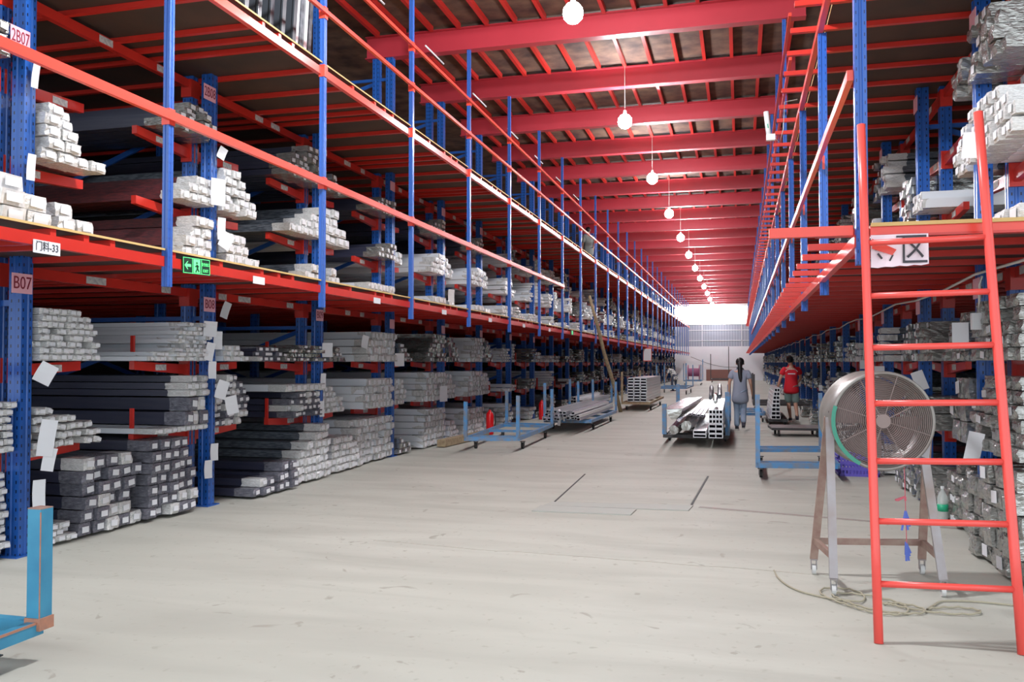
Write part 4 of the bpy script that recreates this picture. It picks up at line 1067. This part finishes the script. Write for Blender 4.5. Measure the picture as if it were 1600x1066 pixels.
# E: centre cart with hollow profiles and wrapped bundles
cart('blue cart in mid aisle loaded with silver profiles, four uprights', [(-1.46, 17.2), (-.25, 17.2), (-.27, 21.6), (-1.50, 21.6)], .19, {0: .60, 1: .84, 2: .88, 3: .88}, 'blackmetal', pw=.085, pmat='cart_blue', r=.04)
for r in range(6):
    for c_ in range(1):
        x = -.45; z = .195 + .088 * r + .045
        mb = MB(); y = 16.35 + rc.uniform(-.06, .06) + .03 * r
        hollow(mb, (x, y, z), (x - .05, y + 5.4, z), .26, .08, .014, 4 if r > 2 else 2)
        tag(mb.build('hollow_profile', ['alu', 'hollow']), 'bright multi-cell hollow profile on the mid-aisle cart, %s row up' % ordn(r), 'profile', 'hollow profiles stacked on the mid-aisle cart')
for r in range(2):
    mb = MB(); hollow(mb, (-.745, 16.45, .23 + .07 * r), (-.80, 21.9, .23 + .07 * r), .24, .065, .012, 1)
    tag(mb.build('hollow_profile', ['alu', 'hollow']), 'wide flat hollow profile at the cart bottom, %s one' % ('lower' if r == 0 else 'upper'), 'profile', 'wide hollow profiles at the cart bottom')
def bundle(name, label, pts0, pts1, mt_, rnd, seg=7, jit=.008):
    """film-wrapped bundle: outline pts0 (near end) swept to pts1"""
    mb = MB(); n = len(pts0); vs = []
    for i in range(seg + 1):
        f_ = i / seg; sc = 1.0 if 0 < i else .82
        ce = sum((Vector(p) for p in pts0), Vector()) / n
        for p, q in zip(pts0, pts1):
            v = Vector(p).lerp(Vector(q), f_)
            if i == 0: v = ce + (v - ce) * .8 + Vector((0, -.03, 0))
            vs.append(v + Vector((rnd.uniform(-jit, jit), 0, rnd.uniform(-jit, jit))))
    fs = [(i * n + q, i * n + (q + 1) % n, (i + 1) * n + (q + 1) % n, (i + 1) * n + q) for i in range(seg) for q in range(n)]
    fs += [tuple(reversed(range(n))), tuple(range(seg * n, seg * n + n))]
    mb._add(vs, fs); return tag(mb.build(name, mt_), label, 'bundle', 'film-wrapped bundles on the mid-aisle cart')
def outl(cx, cz, w_, h_, y, k_=8, tilt=0):
    return [(cx + w_ / 2 * math.cos(a) * (1 if abs(math.cos(a)) < .8 else .95) * math.cos(tilt) - h_ / 2 * math.sin(a) * math.sin(tilt), y, cz + h_ / 2 * math.sin(a) + w_ / 2 * math.cos(a) * math.sin(tilt)) for a in [2 * PI * i / k_ + PI / k_ for i in range(k_)]]
bundle('wrapped_bundle', 'thick wrapped silver bundle lying in the middle of the cart', outl(-1.0, .40, .26, .26, 16.7), outl(-.92, .42, .24, .26, 21.5), 'silver_wrap', rc)
bundle('wrapped_bundle', 'sagging wrapped bundle low at the cart edge', outl(-1.24, .31, .24, .22, 16.7), outl(-1.20, .32, .24, .22, 21.4), 'silver_wrap', rc)
def flat_out(y, sx): return [(-1.40 + sx, y, .74), (-1.02 + sx, y, .76), (-1.06 + sx, y, .64), (-1.16 + sx, y, .52), (-1.28 + sx, y, .50), (-1.36 + sx, y, .60)]
bundle('wrapped_bundle', 'flat-topped wrapped bundle highest on the cart', flat_out(16.5, 0), flat_out(21.6, .10), 'body_silver', rc, jit=.004)
for i in range(4):
    mb = MB(); hollow(mb, (-.95 + .07 * i, 17.0 + .2 * i, .60 - .02 * i), (-.86 + .06 * i, 22.0, .66), .06, .04)
    tag(mb.build('angled_profile', ['alu_tint', 'hollow']), 'tinted thin profile laid over the bundles, %s across' % ordn(i), 'profile', 'tinted profiles over the bundles')
for i, (x, z, mt_) in enumerate(((-.50, .90, 'body_silver'), (-.60, 1.02, 'body_grey'), (-.44, 1.02, 'body_grey'))):
    bundle('wrapped_bundle', ['short foil roll on top of the hollow profiles', 'grey roll end sticking up behind, thin one', 'grey roll end sticking up behind, thick one'][i], outl(x + .03, z - .05 - .06 * (i > 0), .09, .11, 16.9 + .5 * i), outl(x, z - .02 + .03 * i, .10, .20, 18.4 + .5 * i), mt_, rc, 4)
# F: blue cart behind the fan, and the ones behind it
cart('empty blue flat cart with double front rails beside the fan', [(.22, 12.1), (1.25, 12.25), (1.25, 14.75), (.27, 14.5)], .25, {0: .92, 2: .86}, 'cart_blue', bars=(.12, .85, .93), r=.055)
cart('blue flat cart farther on, in front of the walking woman', [(-.12, 23.6), (.60, 23.7), (.60, 26.4), (-.12, 26.4)], .27, {0: .05, 1: .05}, 'cart_blue', r=.05)
t = thing('platform_trolley', 'low black flat trolley with four wheels standing in the aisle', 'trolley', (1.17, 19.9, 0), R(4))
MB().box(-.55, .55, -.45, .45, .14, .19).build('platform', 'blackmetal', t); MB().box(-.56, .56, -.46, .46, .19, .20).build('deck_mat', 'galv', t)
for x in (-.40, .40):
    for y in (-.36, .36):
        MB().cyl((x - .02, y, .075), (x + .02, y, .075), .075, 16).build('wheel', 'rubber', t)
cart('black cart pushed by the man in red, carrying upright profiles', [(.70, 22.4), (1.10, 22.4), (1.10, 25.3), (.70, 25.3)], .2, {}, 'blackmetal', r=.05)
for r in range(8):
    mb = MB(); z = .25 + .095 * r; dx = .05 * (r / 7) ** 2
    hollow(mb, (.84 + dx, 22.2 + .04 * r, z), (.84 + dx, 26.0, z), .22 - .012 * r, .088, .012, 2)
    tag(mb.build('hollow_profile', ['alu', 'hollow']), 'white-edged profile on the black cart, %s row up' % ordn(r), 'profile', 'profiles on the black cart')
cart('dark empty cart ahead of the two walkers', [(.4, 27.5), (2.0, 27.5), (2.0, 30.5), (.4, 30.5)], .35, {0: .9, 3: .9}, 'blackmetal')
# silver bundles lying at the foot of the ladder-side racks
for i in range(9):
    y = 20.2 + 1.1 * i - .25 * (i % 2); x = 1.72 + .08 * (i % 3); z = .07
    mb = MB(); mb.box(0, 1.4, -.2, .2, 0, .09); 
    o = tag(obj('floor_bundle', None), None, None) if False else None
    b_ = MB(); 
    for q in range(3): b_.box(.02 * q, 1.5, -.24 + .02 * q, .24 - .02 * q, .10 * q, .10 * q + .092)
    tag(b_.build('floor_bundle', 'body_silver', None, False, (x, y, .02)), 'silver-wrapped bundle on the floor by the ladder-side racks, %s past the trolley' % ordn(i), 'bundle', 'floor bundles, ladder side')

# end of hall: brown board, reel, timber on floor
tag(MB().box(-2.95, -.7, 78.2, 78.35, 0.0, 1.0).build('brown_board', 'brown_panel'), 'long low brown board standing before the end wall', 'board')
t = thing('cable_reel', 'purple-pink reel on the small cart near the end wall', 'reel', (-3.3, 63.5, .36))
mat('reel_pink', (.33, .10, .20), .6)
for x in (-.4, .4): MB().cyl((x, 0, .55), (x + .05, 0, .55), .55, 24).build('reel_flange', 'reel_pink', t)
MB().cyl((-.4, 0, .55), (.4, 0, .55), .3, 20).build('reel_core', 'reel_pink', t)
o = MB().bar((-5.46, 15.3, .082), (-5.30, 17.7, .082), .16, .13).build('timber_beam', 'wood'); tag(o, 'thick rough timber beam on the floor in front of the white bars', 'timber')
pts = [(-4.4 + i * .5, 80.4, 2.15 - .95 * math.sin(min(1, i / 7) * PI / 2)) for i in range(10)]
tag(MB().tube(pts, .02, 5).build('wall_cable', 'blackmetal', None, True), 'dark cable sagging across the white end wall', 'cable')
# fire extinguishers
for x, y, lb in ((-5.40, 18.35, 'red fire extinguisher on the floor by the white bars'), (-5.42, 23.6, 'red fire extinguisher farther on, behind the loaded cart')):
    t = thing('fire_extinguisher', lb, 'extinguisher', (x, y, 0), 0, 'fire extinguishers')
    MB().lathe([(.075, 0), (.085, .02), (.085, .42), (.07, .48), (.03, .52), (.028, .55)], 18).build('cylinder_body', 'extinguisher_red', t, True)
    MB().box(-.02, .09, -.012, .012, .55, .60).build('handle', 'blackmetal', t)
    MB().tube([(.03, 0, .56), (.12, 0, .50), (.13, 0, .30), (.11, 0, .18)], .012, 6).build('hose', 'rubber', t, True)

# ------------------------------------------------------------------ people
def skin(name, verts, edges, mt_, parent=None, levels=2):
    """verts: (x, y, z, rx, ry)"""
    me = bpy.data.meshes.new(name); me.from_pydata([v[:3] for v in verts], edges, []); me.materials.append(M[mt_])
    o = bpy.data.objects.new(name, me); COL.objects.link(o)
    if parent: o.parent = parent
    md = o.modifiers.new('skin', 'SKIN'); md.use_smooth_shade = True; md.branch_smoothing = .6
    lay = me.skin_vertices[0].data
    for i, v in enumerate(verts): lay[i].radius = (v[3], v[4] if len(v) > 4 else v[3]); lay[i].use_root = (i == 0)
    sb = o.modifiers.new('sub', 'SUBSURF'); sb.levels = sb.render_levels = levels
    return o
def sphere(name, c, r, mt_, parent, sc=(1, 1, 1)):
    n, k_ = 16, 10
    prof = [(max(.001, math.sin(PI * i / k_)) * r, -math.cos(PI * i / k_) * r) for i in range(k_ + 1)]
    return MB().lathe(prof, n, Matrix.Translation(c) @ Matrix.Diagonal((*sc, 1))).build(name, mt_, parent, True)
def person(label, loc, rz, hgt, J, shirt, trousers, hair='short', sleeves=.5, shorts=False, group=None, shoes='shoe'):
    """J: joint positions for a 1.70 m figure facing +Y; keys: hip, chest, neck, head, and per side L/R shoulder..hand, hip..toe"""
    t = thing('person', label, 'person', loc, rz, group); k_ = hgt / 1.70; t.scale = (k_,) * 3
    V = []; E = []
    def add(p, r, ry=None, link=None):
        V.append((*p, r, ry or r)); i = len(V) - 1
        if link is not None: E.append((link, i))
        return i
    pv = add(J['pelvis'], .135, .105); ch = add(lerp(J['pelvis'], J['chest'], .5), .125, .095, pv); c2 = add(J['chest'], .15, .105, ch)
    nk = add(J['neck'], .05, .05, c2); h1 = add(lerp(J['neck'], J['head'], .55), .062, .07, nk); h2 = add(J['head'], .082, .098, h1); add(Vector(J['head']) + Vector((0, 0, .085)), .055, .065, h2)
    for sd in 'LR':
        sh, el, wr, hd = J[sd + 'sh'], J[sd + 'el'], J[sd + 'wr'], J[sd + 'hd']
        a = add(sh, .055, .055, c2); a = add(el, .038, .038, a); a = add(wr, .024, .026, a); pm = add(lerp(wr, hd, .55), .030, .018, a)
        d = (Vector(hd) - Vector(wr)).normalized(); sx = Vector((0, 1, 0))
        for f_ in range(4):
            o_ = sx * (-.027 + .018 * f_); ln = (.07, .085, .08, .06)[f_]
            q = add(Vector(hd) + o_, .0085, .0085, pm); add(Vector(hd) + o_ + d * ln * .55 + Vector((0, .006, 0)), .008, .008, q)
        th = add(lerp(wr, hd, .5) + sx * .035, .010, .010, pm); add(lerp(wr, hd, .5) + sx * .05 + d * .04, .008, .008, th)
        hp, kn, an, toe = J[sd + 'hp'], J[sd + 'kn'], J[sd + 'an'], J[sd + 'toe']
        a = add(hp, .085, .085, pv); a = add(lerp(hp, kn, .5), .072, .072, a); a = add(kn, .052, .052, a); a = add(lerp(kn, an, .35), .054, .054, a); a = add(an, .036, .036, a); add(toe, .03, .026, a)
    skin('body', V, E, 'skin', t)
    # shirt
    V = []; E = []
    lo = Vector(J['pelvis']) + (Vector((0, 0, -.34)) if not shorts else Vector((0, 0, -.24)))
    a = add(lo, .225, .20); a = add(lerp(lo, J['pelvis'], .55), .212, .188, a); b_ = add(lerp(J['pelvis'], J['chest'], .35), .19, .155, a); c2 = add(Vector(J['chest']) + Vector((0, 0, .02)), .20, .14, b_); add(lerp(J['chest'], J['neck'], 1.1), .075, .07, add(lerp(J['chest'], J['neck'], .75), .10, .085, c2))
    for sd in 'LR':
        s1 = add(J[sd + 'sh'], .092, .085, c2); add(lerp(J[sd + 'sh'], J[sd + 'el'], sleeves + .2), .082, .078, s1)
    skin('shirt', V, E, shirt, t)
    V = []; E = []
    a = add(Vector(J['pelvis']) + Vector((0, 0, .10)), .155, .125)
    for sd in 'LR':
        hp, kn, an = J[sd + 'hp'], J[sd + 'kn'], J[sd + 'an']
        b_ = add(hp, .108, .105, a); c2 = add(lerp(hp, kn, .55), .092 if not shorts else .105, .092 if not shorts else .105, b_)
        if shorts: add(lerp(hp, kn, 1.08), .105, .105, c2)
        else:
            c2 = add(kn, .072, .072, c2); c2 = add(lerp(kn, an, .5), .070, .070, c2); add(lerp(kn, an, 1.05), .066, .066, c2)
    skin('shorts' if shorts else 'trousers', V, E, trousers, t)
    hd = Vector(J['head'])
    sphere('hair', hd + Vector((0, -.018, .035)), .103, 'hair', t, (.93, 1.05, 1.0))
    for sx in (-1, 1): sphere('ear', hd + Vector((sx * .085, .01, -.01)), .025, 'skin', t, (.5, .8, 1.2))
    sphere('nose', hd + Vector((0, .105, -.015)), .018, 'skin', t, (.8, 1, 1.2))
    if hair == 'tail':
        skin('ponytail', [(*(hd + Vector((0, -.10, .03))), .045, .04), (*(hd + Vector((.0, -.14, -.06))), .055, .045), (*(hd + Vector((.0, -.15, -.20))), .052, .04), (*(hd + Vector((.01, -.16, -.34))), .045, .035), (*(hd + Vector((.02, -.16, -.44))), .018, .018)], [(0, 1), (1, 2), (2, 3), (3, 4)], 'hair', t)
    for sd in 'LR':
        an, toe = Vector(J[sd + 'an']), Vector(J[sd + 'toe'])
        d = toe - an
        mb = MB(); heel = an + Vector((0, -.03, 0)); heel.z = max(.0, an.z - .075)
        fw = Vector((d.x, d.y, 0)).normalized() if Vector((d.x, d.y, 0)).length > .02 else Vector((0, 1, 0))
        pitch = J.get(sd + 'pitch', 0)
        T_ = Matrix.Translation(Vector((an.x, an.y, an.z - .065))) @ Matrix.Rotation(-pitch, 4, 'X')
        prof = [(-.035, -.075, .0), (.035, -.075, .0), (.048, .06, .0), (.035, .165, .0), (-.035, .165, .0), (-.048, .06, .0)]
        top = [(-.032, -.07, .07), (.032, -.07, .07), (.042, .05, .06), (.028, .15, .03), (-.028, .15, .03), (-.042, .05, .06)]
        mb._add([(x, y, z - .0) for x, y, z in prof] + top, [(5, 4, 3, 2, 1, 0), (6, 7, 8, 9, 10, 11)] + [(i, (i + 1) % 6, 6 + (i + 1) % 6, 6 + i) for i in range(6)], T_)
        sh_ = mb.build('shoe', shoes, t)
        mb = MB(); mb._add([(x * 1.05, y * 1.02, -.02) for x, y, z in prof] + [(x * 1.05, y * 1.02, .008) for x, y, z in prof], [(5, 4, 3, 2, 1, 0), (6, 7, 8, 9, 10, 11)] + [(i, (i + 1) % 6, 6 + (i + 1) % 6, 6 + i) for i in range(6)], T_)
        mb.build('sole', 'sole', sh_)
    return t
def pose(**kw):
    J = dict(pelvis=(0, 0, .93), chest=(0, .0, 1.27), neck=(0, .01, 1.45), head=(0, .03, 1.56),
             Lsh=(-.17, 0, 1.37), Lel=(-.22, -.02, 1.10), Lwr=(-.22, .05, .86), Lhd=(-.215, .07, .78),
             Rsh=(.17, 0, 1.37), Rel=(.23, -.02, 1.10), Rwr=(.23, .05, .86), Rhd=(.23, .07, .78),
             Lhp=(-.085, 0, .86), Lkn=(-.09, .02, .48), Lan=(-.09, 0, .085), Ltoe=(-.09, .13, .03),
             Rhp=(.085, 0, .86), Rkn=(.09, .02, .48), Ran=(.09, 0, .085), Rtoe=(.09, .13, .03))
    J.update(kw); return J
t = person('woman in grey-blue T-shirt and pale jeans with long ponytail, walking away', (-.01, 21.1, .0), R(-2), 1.73,
       pose(Lkn=(-.08, .10, .47), Lan=(-.08, .04, .085), Ltoe=(-.08, .17, .03), Rkn=(.07, .06, .48), Ran=(.08, -.30, .20), Rtoe=(.08, -.22, .08), Rpitch=-.8,
            Lel=(-.24, -.05, 1.10), Lwr=(-.25, .0, .86), Lhd=(-.25, .02, .77), Rel=(.24, -.03, 1.10), Rwr=(.26, .12, .89), Rhd=(.26, .17, .82)), 'shirt_blue', 'jeans', 'tail')
t = person('man in red T-shirt and green-grey shorts pushing the black cart, seen from behind', (1.34, 24.6, 0), R(0), 1.80,
       pose(Lel=(-.27, -.02, 1.10), Lwr=(-.33, .10, .87), Lhd=(-.34, .14, .79), Rel=(.24, .06, 1.12), Rwr=(.17, .24, .98), Rhd=(.15, .30, .95), Lkn=(-.07, .12, .49), Lan=(-.03, -.03, .09), Ltoe=(-.03, .10, .03),
            Rkn=(.10, .02, .48), Ran=(.12, -.28, .16), Rtoe=(.12, -.2, .05), Rpitch=-.6, head=(-.03, .05, 1.56)), 'shirt_red', 'shorts', shorts=True)
text('lettering', 'ALUMINIUM', .05, t, (0, -.142, 1.24), (PI / 2, 0, 0), 'paper') if False else MB().box(-.09, .09, -.150, -.144, 1.215, 1.24).build('shirt_print', 'paper', t)
a = MB()
for i in range(9):
    an = R(160 - 17.5 * i); a.box(.15 * math.cos(an) - .010, .15 * math.cos(an) + .010, -.150, -.142, 1.25 + .09 * math.sin(an), 1.272 + .09 * math.sin(an))
a.build('shirt_print', 'paper', t)
sphere('glove', (-.335, .13, .80), .05, 'glove', t, (.8, .9, 1.2))
person('person in a grey shirt walking on the top deck behind the rails', (-5.33, 30.8, D2 + .002), R(35), 1.68, pose(), 'shirt_grey', 'jeans_dark', sleeves=.9)
person('crouched person in a white patterned shirt far down the aisle', (-3.55, 48.6, 0), R(60), 1.75,
       pose(chest=(0, .22, 1.12), neck=(0, .36, 1.22), head=(0, .45, 1.28), Lsh=(-.17, .26, 1.16), Rsh=(.17, .26, 1.16), Lel=(-.26, .34, .90), Rel=(.26, .34, .90), Lwr=(-.26, .42, .66), Lhd=(-.26, .43, .58), Rwr=(.26, .42, .66), Rhd=(.26, .43, .58),
            Lkn=(-.17, .06, .48), Rkn=(.17, .06, .48), Lan=(-.2, -.02, .085), Ran=(.2, -.02, .085), Ltoe=(-.2, .11, .03), Rtoe=(.2, .11, .03)), 'shirt_white', 'jeans_dark')
